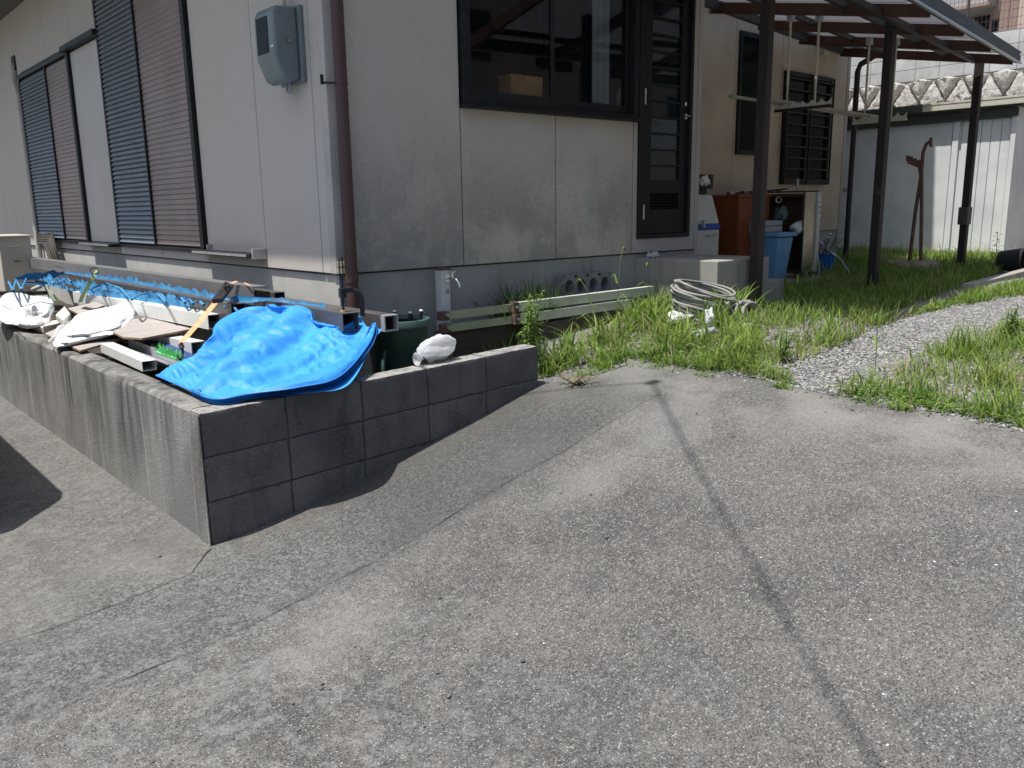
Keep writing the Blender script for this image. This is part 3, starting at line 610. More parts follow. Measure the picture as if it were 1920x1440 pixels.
hd = MB(); hd.tube([(4.70, yy, 1.56), (4.70, yy-.05, 1.56), (4.63, yy-.055, 1.555)], .009); hd.lathe([(.0, -.012), (.022, -.012), (.022, .0)], (4.70, yy, 1.56), 14, 'y'); hd.lathe([(.0, -.008), (.016, -.008), (.016, 0)], (4.70, yy, 1.66), 12, 'y'); hd.build('handle', 'chrome', df, smooth=40)
for z in (.72, 1.62, 2.45): MB().tube([(4.148, HY-.022, z), (4.148, HY-.022, z+.12)], .007).build('hinge', 'alu', df)
# recess windows -------------------------------------------------------
w = MB(); w.box(6.76, 6.80, RY-.03, RY+.01, 1.36, 2.62).box(7.20, 7.24, RY-.03, RY+.01, 1.36, 2.62).box(6.80, 7.20, RY-.03, RY+.01, 1.36, 1.41).box(6.80, 7.20, RY-.03, RY+.01, 2.57, 2.62); w1 = w.build('window', 'bronze', house, bev=.002, seg=1)
MB().box(6.80, 7.20, RY-.012, RY-.006, 1.41, 2.57).build('pane', 'black_glass', w1)
w = MB(); w.box(7.66, 7.71, RY-.05, RY+.01, 1.05, 2.30).box(8.63, 8.68, RY-.05, RY+.01, 1.05, 2.30).box(7.71, 8.63, RY-.05, RY+.01, 1.05, 1.10).box(7.71, 8.63, RY-.05, RY+.01, 2.25, 2.30).box(8.14, 8.18, RY-.04, RY+.01, 1.10, 2.25); w2 = w.build('window', 'bronze', house, bev=.002, seg=1)
MB().box(7.71, 8.14, RY-.022, RY-.014, 1.10, 2.25).box(8.18, 8.63, RY-.022, RY-.014, 1.10, 2.25).build('pane', 'black_glass', w2)
hb = MB().box(-.52, .52, -.006, .006, -.009, .009).mesh('grille_bar', 'bronze'); vb = MB().box(-.008, .008, -.008, .008, -.62, .62).mesh('grille_bar', 'bronze')
for k in range(10): piece('grille_bar', hb, w2, (8.17, RY-.06, 1.10+k*.125))
for x in (7.665, 8.17, 8.675): piece('grille_bar', vb, w2, (x, RY-.067, 1.67))
for x in (7.665, 8.675):
    for z in (1.12, 2.2): MB().box(x-.008, x+.008, RY-.06, RY-.001, z, z+.016).build('grille_bracket', 'bronze', w2)
MB().box(8.36, 8.48, RY-.09, RY-.001, 2.53, 2.68).build('vent_hood', 'hanger_cream', house, bev=.01)
# downspouts
dp = MB(); dp.tube([(1.376, HY-.062, -.1), (1.376, HY-.062, WT+.05)], .0365, 16); ds = dp.build('downspout', 'pipe_brown', house, smooth=40)
MB().tube([(1.376, HY-.062, .40), (1.376, HY-.062, .47)], .041, 16).build('pipe_socket', 'pipe_brown', ds, smooth=40)
for z in (1.555, 2.6):
    MB().tube([(1.376, HY-.062, z-.008), (1.376, HY-.062, z+.008)], .0385, 16).build('pipe_bracket', 'pipe_brown', ds, smooth=40)
    MB().beam((1.345, HY-.05, z), (1.29, HY-.012, z), .006, .012).box(1.272, 1.288, HY-.016, HY-.005, z-.01, z+.045).build('pipe_bracket', 'black', ds)
q = [PX(1648, 118, 9.25), PX(1640, 106, 9.25)]
dp = MB(); dp.tube([(9.22, RY-.07, .05), (9.22, RY-.07, 2.42), (9.22, RY-.10, 2.50), (9.24, RY-.45, 2.66), (9.26, RY-1.2, 2.72)], .034, 12); dp.build('downspout', 'black', house, smooth=60)
# cooling pipe cover running down left of the far shutter
pc = MB(); pc.tube([(HX-.03, 8.42, .12), (HX-.035, 8.42, 1.2), (HX-.03, 8.46, 2.25), (HX-.05, 8.50, 2.42), (HX-.02, 8.58, 2.60), (HX+.02, 8.58, 2.63)], .034, 10); pc.build('pipe_cover', 'hose_white', house, smooth=60)
MB().box(HX-.02, HX-.001, 8.50, 8.66, 2.55, 2.72).build('pipe_plate', 'black', house, bev=.006)

# ------------------------------------------------------------------ planter walls
WA, WB = .0198, .0253
def wpt(x, y=0, z=0): return np.array([x*math.cos(WA)-y*math.sin(WA), x*math.sin(WA)+y*math.cos(WA), z+x*WB])
bw = thing('block_wall', 'low dark concrete block wall stepping up beside the sloping driveway', 'wall', (0, 0, -.6))
bmesh_ = MB().box(-.1965, .1965, -.06, .06, -.0965, .0965)
def rough_block(seed):
    b_ = bmesh.new(); bmesh.ops.create_cube(b_, size=1.0)
    for v in b_.verts: v.co = Vector((v.co.x*.393, v.co.y*.12, v.co.z*.193))
    bmesh.ops.subdivide_edges(b_, edges=b_.edges[:], cuts=11, use_grid_fill=True)
    for v in b_.verts:
        ed = sum(abs(abs(c)-h) < 1e-4 for c, h in zip(v.co, (.1965, .06, .0965))); p = v.co*26+Vector((seed*7.1, seed*3.3, 0)); q = v.co*90+Vector((seed, 0, 0))
        d = .0012*mnoise.noise(q)+.0012*mnoise.noise(p)
        if ed >= 2: d -= .0016+.0045*max(0, mnoise.noise(p*1.3)-.05)
        sg = lambda c_, h_: (d if c_ > 0 else -d) if abs(abs(c_)-h_) < 1e-4 else 0.0
        v.co += Vector((sg(v.co.x, .1965), sg(v.co.y, .06), sg(v.co.z, .0965)))
    m_ = bpy.data.meshes.new('block'); b_.to_mesh(m_); b_.free(); m_.polygons.foreach_set('use_smooth', [True]*len(m_.polygons)); m_.set_sharp_from_angle(angle=R(50)); m_.materials.append(MATS['block']); return m_
bvar = [rough_block(s) for s in range(5)]
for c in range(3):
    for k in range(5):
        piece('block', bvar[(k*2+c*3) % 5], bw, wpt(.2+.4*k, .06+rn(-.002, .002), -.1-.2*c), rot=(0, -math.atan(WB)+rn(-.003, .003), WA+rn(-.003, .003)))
mo = MB(); v = [wpt(x, y, z) for z in (-.9, -.012) for x, y in ((.008, .005), (1.992, .005), (1.992, .115), (.008, .115))]
mo.add(v, [(3, 2, 1, 0), (4, 5, 6, 7), (0, 1, 5, 4), (1, 2, 6, 5), (2, 3, 7, 6), (3, 0, 4, 7)]); mo.build('mortar', 'mortar', bw)
MB().box(-.006, -.001, .002, .124, -.9, -.008).build('end_render', 'concrete_cast', bw)
cw = MB(); N = 60; P = []
prof = [(.15, -.8), (.15, -.05), (.148, -.012), (.135, -.004), (.07, .0), (.018, -.003), (.004, -.016), (.001, -.05), (0, -.3), (-.002, -.8)]
for i in range(N+1):
    y = .126+i*(11.5/N)*(.35+.65*i/N) if i else .126
    P.append([(x+.004*nz(y*3, x*30, z*4), y, z+(.004*nz(y*6, x*20) if z > -.1 else 0)) for x, z in prof])
w_ = cw.grid(P).add(P[0], [tuple(range(len(prof)))]).build('planter_wall', 'concrete_cast', smooth=40, org=(0, 5, -.6))
tag(w_, 'long cast concrete planter wall with black weather streaks, left of the blue tarp', 'wall')
xs = np.arange(.1, 2.12, .08); ys = np.concatenate([np.arange(.08, 1.2, .08), np.arange(1.3, 12, .3)])
sheet('planter_soil', xs, ys, lambda x, y: -.22+.03*np.sin(x*7+y*3)*np.sin(y*5)-.12*(y > 1.2)*0, 'soil', keep=lambda x, y: (y < 1.1 and x < 1.97) or x < HX+.1)

# ------------------------------------------------------------------ things in the planter
def rtube_thing(name, label, cat, p0, p1, w, h, m, t=.004, group=None, rim=None):
    o = thing(name, label, cat, p1, group); tb = MB().rtube(p0, p1, w, h, t).build('tube_body', m, o)
    if rim:
        d = (np.array(p1)-np.array(p0)); d /= np.linalg.norm(d); MB().rtube(np.array(p1)-d*.035, np.array(p1)+d*.002, w+.003, h+.003, t+.003).build('cut_end', rim, o)
    return o
# dark tubes along the house
rtube_thing('steel_tube', 'dark bronze square tube with open black end, clamp standing on it', 'metal tube', (1.10, 4.6, .255), (.985, .40, .255), .095, .095, 'tube_bronze')
rtube_thing('steel_tube', 'dark bronze tube with pale cut end resting on the green bin', 'metal tube', (1.225, 4.4, .232), (1.20, .345, .232), .085, .085, 'tube_bronze', rim='steel_grey')
o = thing('steel_channel', 'long dark grey steel channel lying against the house foundation under the orange strap', 'metal channel', (1.02, 1.52, .3))
ch = MB(); ch.beam((.965, 1.52, .315), (.87, 7.3, .315), .006, .11).beam((1.01, 1.52, .371), (.915, 7.3, .371), .096, .006).beam((1.01, 1.52, .262), (.915, 7.3, .262), .096, .006); ch.build('channel_web', 'beam_grey', o)
MB().box(.98, 1.055, 1.50, 1.53, .29, .34).build('channel_plug', 'black', o)
rtube_thing('steel_channel', 'short dark channel behind the orange strap end', 'metal channel', (1.13, 3.2, .30), (1.10, 1.45, .30), .07, .07, 'tube_bronze')
rtube_thing('steel_tube', 'brown tube wrapped in torn blue film in the planter middle', 'metal tube', (.86, 6.6, .225), (.815, 1.42, .225), .09, .13, 'tube_bronze')
rtube_thing('window_profile', 'long white square profile with open end beside the orange strap', 'profile', PZ(148, 556, .17)-[0, 0, 0], PZ(403, 603, .17), .088, .09, 'pvc_white', .005)
rtube_thing('window_profile', 'white profile end below the orange strap hook', 'profile', PZ(372, 653, .035)+[-.06, .9, .0], PZ(372, 653, .035), .085, .08, 'pvc_white', .005)
rtube_thing('window_profile', 'short white profile lying on the wall nearest the green brush', 'profile', (.215, 2.02, .028), (.195, 1.20, .022), .075, .055, 'pvc_white', .003)
o = thing('steel_sheet', 'folded grey metal sheet beside the short white profile', 'metal sheet', (.35, 1.3, 0)); MB().beam((.33, 2.2, .01), (.335, 1.16, .0), .12, .004, up=(.45, 0, 1)).beam((.395, 2.2, .0), (.40, 1.16, -.02), .004, .09).build('sheet_fold', 'steel_grey', o)
rtube_thing('steel_tube', 'dark metal tube below the plywood boards', 'metal tube', (.42, 3.4, -.03), (.50, 1.25, -.05), .06, .06, 'tube_bronze')
o = thing('pipe', 'blue plastic pipe half hidden under the tarp', 'pipe', (.5, 1.3, -.02)); MB().tube([(.55, 2.4, .0), (.46, 1.05, -.02)], .045, 14).build('pipe_body', 'pipe_navy', o, smooth=40)
# plywood boards
def board(label, pts, z, th=.012):
    o = thing('plywood_board', label, 'board', pts[0]); mb = MB()
    P = [np.array([p[0], p[1], p[2]]) for p in pts]; n = len(P); top = P; bot = [p-[0, 0, th] for p in P]
    MB().add(top+[p-[0, 0, .0015] for p in P], [tuple(range(n))]+[(k, (k+1) % n, n+(k+1) % n, n+k) for k in range(n)]).build('face', 'plywood', o, fix=False)
    MB().add([p-[0, 0, .0015] for p in P]+bot, [tuple(range(2*n-1, n-1, -1))]+[(k, (k+1) % n, n+(k+1) % n, n+k) for k in range(n)]).build('edge', 'ply_edge', o, fix=False)
    return o
board('grey plywood board with curved front edge under the white profile', [PZ(*q) for q in ((211, 622, .10), (232, 632, .095), (266, 634, .095), (330, 622, .105), (386, 611, .11), (300, 592, .125), (238, 600, .115))], 0)
board('grey plywood board under the white sack on the wall', [PZ(*q) for q in ((84, 625, .03), (150, 657, .025), (232, 634, .04), (190, 618, .05), (130, 606, .05))], 0)
board('grey plywood board tilted behind the white sack', [PZ(*q) for q in ((127, 578, .13), (150, 590, .11), (196, 572, .16), (180, 566, .17))], 0)
def pillow(cx, ax, ay, az, seed, pw=.55, amp=.12, nu=48, nv=26, fr=2.2):
    ax = np.array(ax, float); ay = np.array(ay, float); az = np.array(az, float); P = []
    for j in range(nv+1):
        ph = -math.pi/2+math.pi*j/nv; row = []
        for i in range(nu):
            t = 2*math.pi*i/nu; sp = lambda v, e: math.copysign(abs(v)**e, v)
            x = sp(math.cos(t), pw)*sp(math.cos(ph), pw); y = sp(math.sin(t), pw)*sp(math.cos(ph), pw); z = sp(math.sin(ph), .9)
            k = 1+amp*.8*nz(x*fr+seed, y*fr, z*fr)+amp*.7*crumple(x, y, z, 1.1, seed+3)
            row.append(np.array(cx)+ax*x*k+ay*y*k+az*z*(k+amp*1.2*nz(x*3+seed, y*3)+amp*1.2*crumple(x, y, z, 1.5, seed)))
        P.append(row+[row[0]])
    return MB().grid(P)
o = thing('sack', 'flat white plastic sack lying across the boards on the wall', 'sack', PZ(180, 620, .05))
c = PZ(186, 606, .10); ax = (PZ(255, 596, .13)-PZ(118, 622, .075))/2; ay = (PZ(215, 580, .13)-PZ(165, 640, .06))/2
pillow(c, ax*.95, ay*.88, (0, 0, .042), 3.3, .4, .10).build('sack_body', 'sack_white', o, smooth=28)
pillow(PZ(115, 618, .075), ax*.12, ay*.45, (0, 0, .02), 8.1, .8, .4).build('sack_knot', 'clear_bag', o, smooth=180)
o = thing('sack', 'bulging white plastic sack tied with string at the left end of the wall', 'sack', PZ(45, 595, .05))
pillow(PZ(46, 582, .10), (PZ(100, 588, .09)-PZ(-8, 578, .1))/2, (PZ(60, 560, .14)-PZ(40, 606, .06))/2, (0, 0, .065), 12.7, .65, .13).build('sack_body', 'sack_white', o, smooth=28)
pillow(PZ(63, 594, .10), (.05, -.02, 0), (.02, .06, 0), (0, 0, .045), 5.7, .8, .5).build('sack_knot', 'sack_grey', o, smooth=180)
MB().tube([PZ(x_, y_, .195) for x_, y_ in ((4, 572), (18, 580), (45, 574), (75, 566), (98, 570))], .003, 5).build('string', 'black', o)
for lab, pts, zz in (('cream foam offcut between the two white sacks', ((104, 590), (118, 600), (132, 588), (121, 574)), .13), ('pale foam slab next to the tied sack', ((52, 603), (80, 614), (88, 606), (68, 598)), .05), ('pale foam slab leaning under the white sack', ((80, 612), (108, 606), (128, 598), (90, 602)), .06)):
    P = [PZ(a, b_, zz) for a, b_ in pts]; o = tag(MB().extr(P, (0.01, 0.02, -.05)).build('foam_piece', 'foam_cream', bev=.005, org=P[0]), lab, 'foam')
o = thing('plastic_pipe', 'bundle of black flat pipes behind the tied sack', 'pipe', (.3, 5.3, .1))
for k in range(4): MB().beam(PZ(-20, 552+k*3, .12)+[0, 0, .02*k], PZ(88, 551+k*3, .12)+[0, 0, .02*k], .05, .014).build('pipe_length', 'black', o, bev=.003)
o = thing('plastic_hoop', 'black plastic strip bent into a hoop at the back of the pile', 'strip')
pp = [PZ(92, 560, .15), PZ(82, 536, .25), PZ(76, 517, .33), PZ(90, 503, .38), PZ(104, 500, .38), PZ(118, 503, .36)]; MB().grid([[p, p+[.03, .10, .0]] for p in pp]).build('strip_body', 'black', o, smooth=180, fix=False); o.location = (0, 0, 0)
# torn blue film: ragged ribbons and hanging zig-zags
o = thing('torn_film', 'torn bright blue plastic film hanging in zigzag strips over the tubes', 'plastic film', (.8, 3, .3))
def ribbon(pts, w, seed, up=(0, 0, 1)):
    pts = np.array(pts); s = np.concatenate([[0], np.cumsum(np.linalg.norm(np.diff(pts, axis=0), axis=1))]); t = np.arange(0, s[-1], .055)
    P = []
    for q in t:
        c_ = np.array([np.interp(q, s, pts[:, k]) for k in range(3)]); ww = w*(.35+.9*random.random()**2); o1 = .012*(random.random()-.5)
        P.append([c_+[0, 0, ww*.5+o1], c_+[.004*nz(q*20, seed), .004, 0], c_-[.006, 0, ww*.5-.6*o1]])
    return MB().grid(P)
fl = [((30, 522, .28), (120, 512, .29), (260, 530, .30), (420, 560, .30)), ((70, 520, .26), (200, 540, .25), (330, 563, .25), (440, 580, .25)), ((150, 545, .24), (250, 558, .23), (340, 574, .22), (430, 590, .2)), ((420, 558, .31), (500, 562, .305), (590, 572, .306), (615, 577, .306)), ((40, 530, .22), (90, 532, .2), (160, 548, .18), (240, 560, .17))]
for i, L in enumerate(fl):
    ribbon([PZ(*q) for q in L], .075 if i < 3 else .04, i*3.3).build('film_strip', 'blue_film', o, smooth=180, fix=False)
for i, L in enumerate((((148, 533), (172, 541), (198, 531), (225, 540), (247, 562), (262, 553), (290, 546), (312, 566)), ((282, 548), (296, 545), (310, 560)), ((16, 528), (24, 545), (30, 524), (40, 543), (50, 520)), ((325, 560), (340, 558), (347, 568), (355, 560), (362, 570), (372, 562), (382, 572), (395, 566)), ((420, 575), (436, 573), (446, 584), (456, 582)), ((92, 520), (100, 532), (108, 522), (114, 530), (124, 520), (134, 528)))):
    zt = .27; P = [PZ(a, b_, zt) for a, b_ in L]; MB().tube(P, .008, 5).build('film_shred', 'blue_film', o)
# green strap, orange ratchet strap
o = thing('strap', 'green webbing strap hanging with a buckle over the white profile', 'strap', PZ(165, 540, .3))
P = [PZ(183, 506, .40), PZ(176, 516, .385), PZ(166, 535, .32), PZ(156, 552, .25), PZ(150, 567, .18)]; MB().grid([[p-[.02, .015, 0], p+[.02, .015, 0]] for p in P]).build('webbing', 'strap_green', o, smooth=180, fix=False)
MB().tube([PZ(183+8*math.cos(t)-6, 508+6*math.sin(t), .40) for t in np.linspace(0, 6.28, 14)], .005, 6).build('buckle', 'black', o)
MB().tube([PZ(88, 540, .2), PZ(100, 552, .24), PZ(112, 566, .18)], .006, 5).tube([PZ(90, 560, .2), PZ(98, 555, .22), PZ(112, 566, .18)], .005, 5).build('webbing', 'strap_green', o)
o = thing('ratchet_strap', 'orange ratchet strap with black buckle and hook tensioned over the tubes', 'strap', PZ(400, 600, .25))
def web(pts, w, m, nm='webbing'):
    MB().grid([[p-w, p+w] for p in pts]).build(nm, m, o, smooth=180, fix=False)
web([PZ(434, 531, .385), PZ(444, 527, .40), PZ(456, 529, .395), PZ(468, 535, .385)], np.array([0, .022, 0.0]), 'strap_orange')
web([PZ(495, 550, .36), PZ(510, 558, .33), PZ(540, 567, .31)], np.array([0.005, .02, 0.0]), 'strap_orange')
web([PZ(404, 567, .33), PZ(372, 606, .24), PZ(340, 642, .15)], np.array([.013, -.011, .0]), 'strap_orange')
MB().beam(PZ(429, 536, .385), PZ(407, 564, .34), .055, .022).tube([PZ(424+4*math.cos(t), 534+4*math.sin(t), .40) for t in np.linspace(0, 6.28, 12)], .007, 6).build('ratchet_buckle', 'black', o, bev=.003)
MB().tube([PZ(*q) for q in ((340, 643, .15), (336, 648, .14), (339, 655, .13), (344, 650, .13), (341, 643, .145), (343, 660, .11), (342, 670, .095), (337, 674, .09), (333, 668, .09))], .006, 7).build('hook', 'black', o, smooth=60)
# green brush
o = thing('brush', 'bright green bristle brush lying beside the tarp edge', 'brush', PZ(318, 682, .0)); b0, b1 = PZ(297, 670, .03), PZ(342, 686, .01)
MB().tube([b0+[0, 0, .03], b1+[0, 0, .03]], .012, 8).build('brush_core', 'brush_green', o, smooth=60); br = MB()
for k in range(320):
    p = b0+[0, 0, .03]+(b1-b0)*random.random(); a = rn(0, 6.28); d = np.array([math.cos(a)*.3+rn(-.5, .5), rn(-.7, .7), abs(math.sin(a))*.9+.1]); d /= np.linalg.norm(d); q = p+d*rn(.035, .07); s_ = np.cross(d, (0.3, .5, .8)); s_ = s_/np.linalg.norm(s_)*.003
    br.add([p-s_, p+s_, q], [(0, 1, 2)])
br.build('bristles', 'brush_green', o, fix=False)
# blue tarp: heaped sheet over the tube ends
ctrl = [[(292, 704, .035), (345, 727, .03), (400, 748, .03), (470, 738, .035), (560, 726, .04), (635, 706, .07), (690, 645, .17), (703, 606, .27)],
        [(312, 694, .05), (360, 706, .07), (412, 715, .10), (478, 704, .10), (560, 692, .12), (625, 668, .16), (672, 636, .20), (699, 606, .27)],
        [(335, 684, .08), (378, 682, .12), (425, 682, .16), (490, 668, .18), (562, 654, .19), (612, 642, .20), (656, 632, .205), (694, 612, .25)],
        [(355, 674, .10), (398, 660, .16), (440, 645, .21), (500, 632, .22), (560, 628, .23), (605, 622, .23), (645, 624, .215), (688, 612, .25)],
        [(376, 658, .11), (412, 634, .20), (455, 610, .27), (505, 600, .265), (552, 604, .265), (598, 606, .255), (640, 617, .225), (682, 604, .265)],
        [(398, 638, .12), (425, 606, .24), (462, 584, .315), (505, 573, .335), (545, 580, .315), (592, 596, .27), (636, 613, .235), (676, 592, .29)]]
def heap(px, py):                                                        # the heap rises from the wall corner towards the tubes
    z = .1
    for _ in range(80):
        P_ = PZ(px, py, z); f_ = .03+max(0, P_[0]-.15)*(.2+.26*(P_[1]-.3)); z = .7*z+.3*min(max(f_, .025), .345)
    return PZ(px, py, z)
K = np.array([[heap(q[0], q[1]) for q in row] for row in ctrl])
back = K[-1]+np.array([.04, .07, -.06]); K = np.concatenate([K, back[None], (back+[.03, .06, -.16])[None]])
def upsample(K, nu, nv):
    def cr(A, n):                                                        # Catmull-Rom along axis 0
        m = len(A); out = []
        for t in np.linspace(0, m-1, n):
            i = min(int(t), m-2); f = t-i; p0, p1, p2, p3 = A[max(i-1, 0)], A[i], A[i+1], A[min(i+2, m-1)]
            out.append(.5*((2*p1)+(p2-p0)*f+(2*p0-5*p1+4*p2-p3)*f*f+(3*p1-p0-3*p2+p3)*f**3))
        return np.array(out)
    return cr(cr(K, nu).swapaxes(0, 1), nv).swapaxes(0, 1)
def drape(S, n_it=260, slack=1.085):
    """slack sheet pinned along its outline, relaxed with distance constraints so that it buckles into real folds"""
    nu, nv = S.shape[:2]; P = S.copy()
    N_ = np.cross(np.gradient(S, axis=1), np.gradient(S, axis=0)); N_ /= np.linalg.norm(N_, axis=2, keepdims=True)+1e-9; N_ *= np.sign(N_[..., 2:]+1e-6)
    w = np.ones((nu, nv)); w[0] = 0; w[-1] = 0; w[:, 0] = 0; w[:, -1] = 0
    for i in range(nu):
        for j in range(nv):
            x, y, z = S[i, j]; s1 = x*.85+y*.52; s2 = -x*.52+y*.85
            P[i, j] += N_[i, j]*min(1, min(i, nu-1-i)/8.0, min(j, nv-1-j)/6.0)*(.11*nz(s1*1.3, s2*4.2, 3.3)+.026*nz(s1*4, s2*9, 8.3)+.003*nz(x*20, y*20, 1.1))
    base = S[..., 2]-.045
    offs = [(1, 0, 1.0), (0, 1, 1.0), (1, 1, .5), (1, -1, .5), (2, 0, .4), (0, 2, .4), (4, 0, .2), (0, 4, .2), (3, 3, .1), (3, -3, .1)]; C = []
    for du, dv, k in offs:
        A = (slice(0, nu-du), slice(max(0, -dv), nv-max(0, dv))); B = (slice(du, nu), slice(max(0, dv), nv-max(0, -dv)))
        ii, jj = np.meshgrid(np.arange(nu), np.arange(nv), indexing='ij'); tp = np.clip(np.minimum(np.minimum(ii, nu-1-ii)/9.0, np.minimum(jj, nv-1-jj)/7.0), 0, 1)[A]; rest = np.linalg.norm(S[A]-S[B], axis=-1)*(1+(slack-1)*tp*1.15); wa, wb = w[A], w[B]; sm = np.where(wa+wb > 0, wa+wb, 1); C.append((A, B, rest, wa/sm, wb/sm, k))
    for it in range(n_it):
        acc = np.zeros_like(P); cnt = np.zeros((nu, nv, 1))
        for A, B, rest, wa, wb, k in C:
            d = P[B]-P[A]; L = np.linalg.norm(d, axis=-1)+1e-9; g_ = (d*((L-rest)/L*k)[..., None])
            acc[A] += g_*wa[..., None]; acc[B] -= g_*wb[..., None]; cnt[A] += k; cnt[B] += k
        P = P+acc/np.maximum(cnt, 1e-6)*1.6
        P[..., 2] = np.maximum(P[..., 2], base)
    return P
S = drape(upsample(K, 60, 90)); S[:, :, 2] = np.maximum(S[:, :, 2], .018)
S = upsample(S, 119, 179)
tarp = thing('tarp', 'crumpled bright blue tarpaulin heaped over the tube ends in the planter corner', 'tarp', PZ(500, 700, .02))
MB().grid(S).build('sheet', 'tarp', tarp, smooth=20, fix=False)
for k in range(2):                                                       # folded plies showing under the right edge
    e0 = S[0, 30:, :]+np.array([.004+.004*k, .006*k, -.012*(k+1)]); e1 = S[14, 30:, :]+np.array([.01, .0, -.014*(k+1)])
    w_ = np.clip(np.linspace(0, 1, len(e0))*1.6, .15, 1)[:, None]; off = np.array([.010, -.006, -.004])*(k*1.7+.6)*w_*(1+.8*np.sin(np.linspace(0, 9+k*4, len(e0))))[:, None]
    MB().grid([list(e0+off), list(e1)]).build('fold', 'tarp', tarp, smooth=180, fix=False)
MB().tube([p+np.array([.002, -.002, .001]) for p in S[0, ::2]], .0045, 5).build('hem', 'tarp_edge', tarp, smooth=60)
for q, m_ in (((372, 738), 0), ((560, 727), 1)): 
    p = PZ(q[0], q[1]-6, .05); MB().lathe([(.007, 0), (.012, .001), (.012, .003), (.007, .004)], p, 14).build('eyelet', 'alu', tarp, smooth=60)
# green bin
bc = np.array([1.405, .60, -.21])
gb = thing('bin', 'round dark green plastic bin holding sticks, beside the tarp', 'bin', bc)
MB().lathe([(.0, .0), (.14, .0), (.148, .01), (.172, .36), (.176, .385), (.164, .385), (.158, .36), (.135, .03), (0, .03)], bc, 32).build('bin_body', 'bin_green', gb, smooth=40)
MB().lathe([(.172, .385), (.196, .388), (.198, .40), (.190, .424), (.172, .426), (.168, .40)], bc, 36).build('bin_rim', 'bin_rim', gb, smooth=40)
MB().tube([bc+[-.15, -.09, .26], bc+[-.19, -.13, .2], bc+[-.2, -.14, .1], bc+[-.17, -.12, .05], bc+[-.13, -.10, .1]], .012, 8).build('bin_handle', 'bin_green', gb, smooth=60)
st = thing('stick_bundle', 'bundle of dark sticks with white tips standing in the green bin', 'sticks', bc+[0, 0, .05])
for k, (a, b_) in enumerate(((-.02, .09), (.11, .06), (.05, .1), (.10, -.05))):
    p = bc+[a, b_, .08]; q = bc+[a*1.3, b_*1.2, .425+.012*k]; MB().tube([p, q], .012, 8).build('stick', 'black', st); MB().lathe([(0, -.010), (.010, -.007), (.012, 0), (.010, .007), (0, .010)], q, 10).build('tip', 'pvc_white', st, smooth=180)
# clamp
cp = np.array([.985, .47, .303]); o = thing('clamp', 'black screw clamp with checkered wooden handle standing on the dark tube', 'clamp', cp)
MB().tube([cp+[0, 0, .008], cp+[0, 0, .19]], .0065, 8).build('screw', 'black', o)
MB().lathe([(0, 0), (.016, 0), (.016, .008), (0, .008)], cp, 12).build('swivel_pad', 'clamp_wood', o)
MB().lathe([(.0, .175), (.009, .175), (.010, .19), (.016, .21), (.0185, .235), (.0175, .262), (.012, .28), (.010, .288), (.0, .290)], cp, 16).build('handle', 'black', o, smooth=50)
for k in range(6):
    a = 2*math.pi*k/6
    for z0, z1 in ((.203, .232), (.238, .266)): MB().beam(cp+[math.cos(a)*.016, math.sin(a)*.016, z0], cp+[math.cos(a)*.0175, math.sin(a)*.0175, z1], .010, .004, up=(math.cos(a), math.sin(a), 0)).build('handle_inlay', 'clamp_wood', o)
MB().box(cp[0]-.017, cp[0]+.017, cp[1]-.014, cp[1]+.014, cp[2]+.075, cp[2]+.125).build('slide_block', 'black', o, bev=.003)
MB().tube([cp+[.015, 0, .11], cp+[.055, -.012, .112], cp+[.085, -.02, .10], cp+[.098, -.024, .07], cp+[.10, -.026, .0], cp+[.10, -.026, -.03]], [.013, .013, .014, .014, .013, .012], 8).build('arm', 'black', o, smooth=50)
# clear plastic bag on the wall top
c = wpt(1.30, .075, .0); o = thing('plastic_bag', 'clear plastic bag with white filling sitting on top of the block wall', 'plastic bag', c)
pillow(c+[.035, .02, .072], (.115, .006, .0), (-.01, .055, 0), (.03, 0, .066), 4.4, .85, .10, 40, 24).build('bag_skin', 'clear_bag', o, smooth=180)
pillow(c+[.035, .02, .046], (.09, .0, .0), (0, .038, 0), (0, 0, .030), 9.4, .85, .25, 26, 14).build('bag_filling', 'bag_fill', o, smooth=180)
fl_ = [c+[-.075, .005, .03]+np.array(v_) for v_ in ((0, 0, 0),)]
MB().lathe([(.008, .0), (.014, -.012), (.03, -.028), (.036, -.036)], c+np.array([-.068, .01, .032]), 18, 'x').build('bag_neck', 'clear_bag', o, smooth=180)
MB().tube([c+[-.072, -.004, .045], c+[-.066, -.012, .03], c+[-.06, -.006, .02]], .003, 5).build('bag_tie', 'black', o)

# ------------------------------------------------------------------ on and by the house walls
# electricity meter box
my0, my1 = 1.325, 1.60; mx = HX-.185
o = thing('electricity_meter', 'grey rounded electricity meter box on the left house wall', 'meter box', (HX, 1.45, 1.6))
MB().box(HX-.03, HX-.001, my0-.012, my0+.285, 1.585, 2.02).build('back_plate', 'meter_grey', o, bev=.01, seg=3)
pr = [(HX-.03, 1.60), (HX-.09, 1.585), (HX-.135, 1.60), (mx, 1.725), (mx, 1.965), (HX-.165, 2.005), (HX-.03, 2.012)]
MB().extr([(x, my0+.012, z) for x, z in pr], (0, .255, 0)).build('cover', 'meter_grey', o, bev=.022, seg=4, smooth=35)
MB().box(mx-.003, mx+.004, my0+.085, my0+.235, 1.75, 1.955).build('meter_window', 'black_glass', o, bev=.004)
MB().lathe([(0, -.014), (.012, -.014), (.015, -.006), (.015, 0)], (HX-.10, my0+.010, 1.815), 14, 'y').build('latch', 'stainless', o, smooth=40)
MB().box(mx-.002, mx+.003, my0+.03, my0+.06, 1.775, 1.787).build('sticker', 'pvc_white', o)
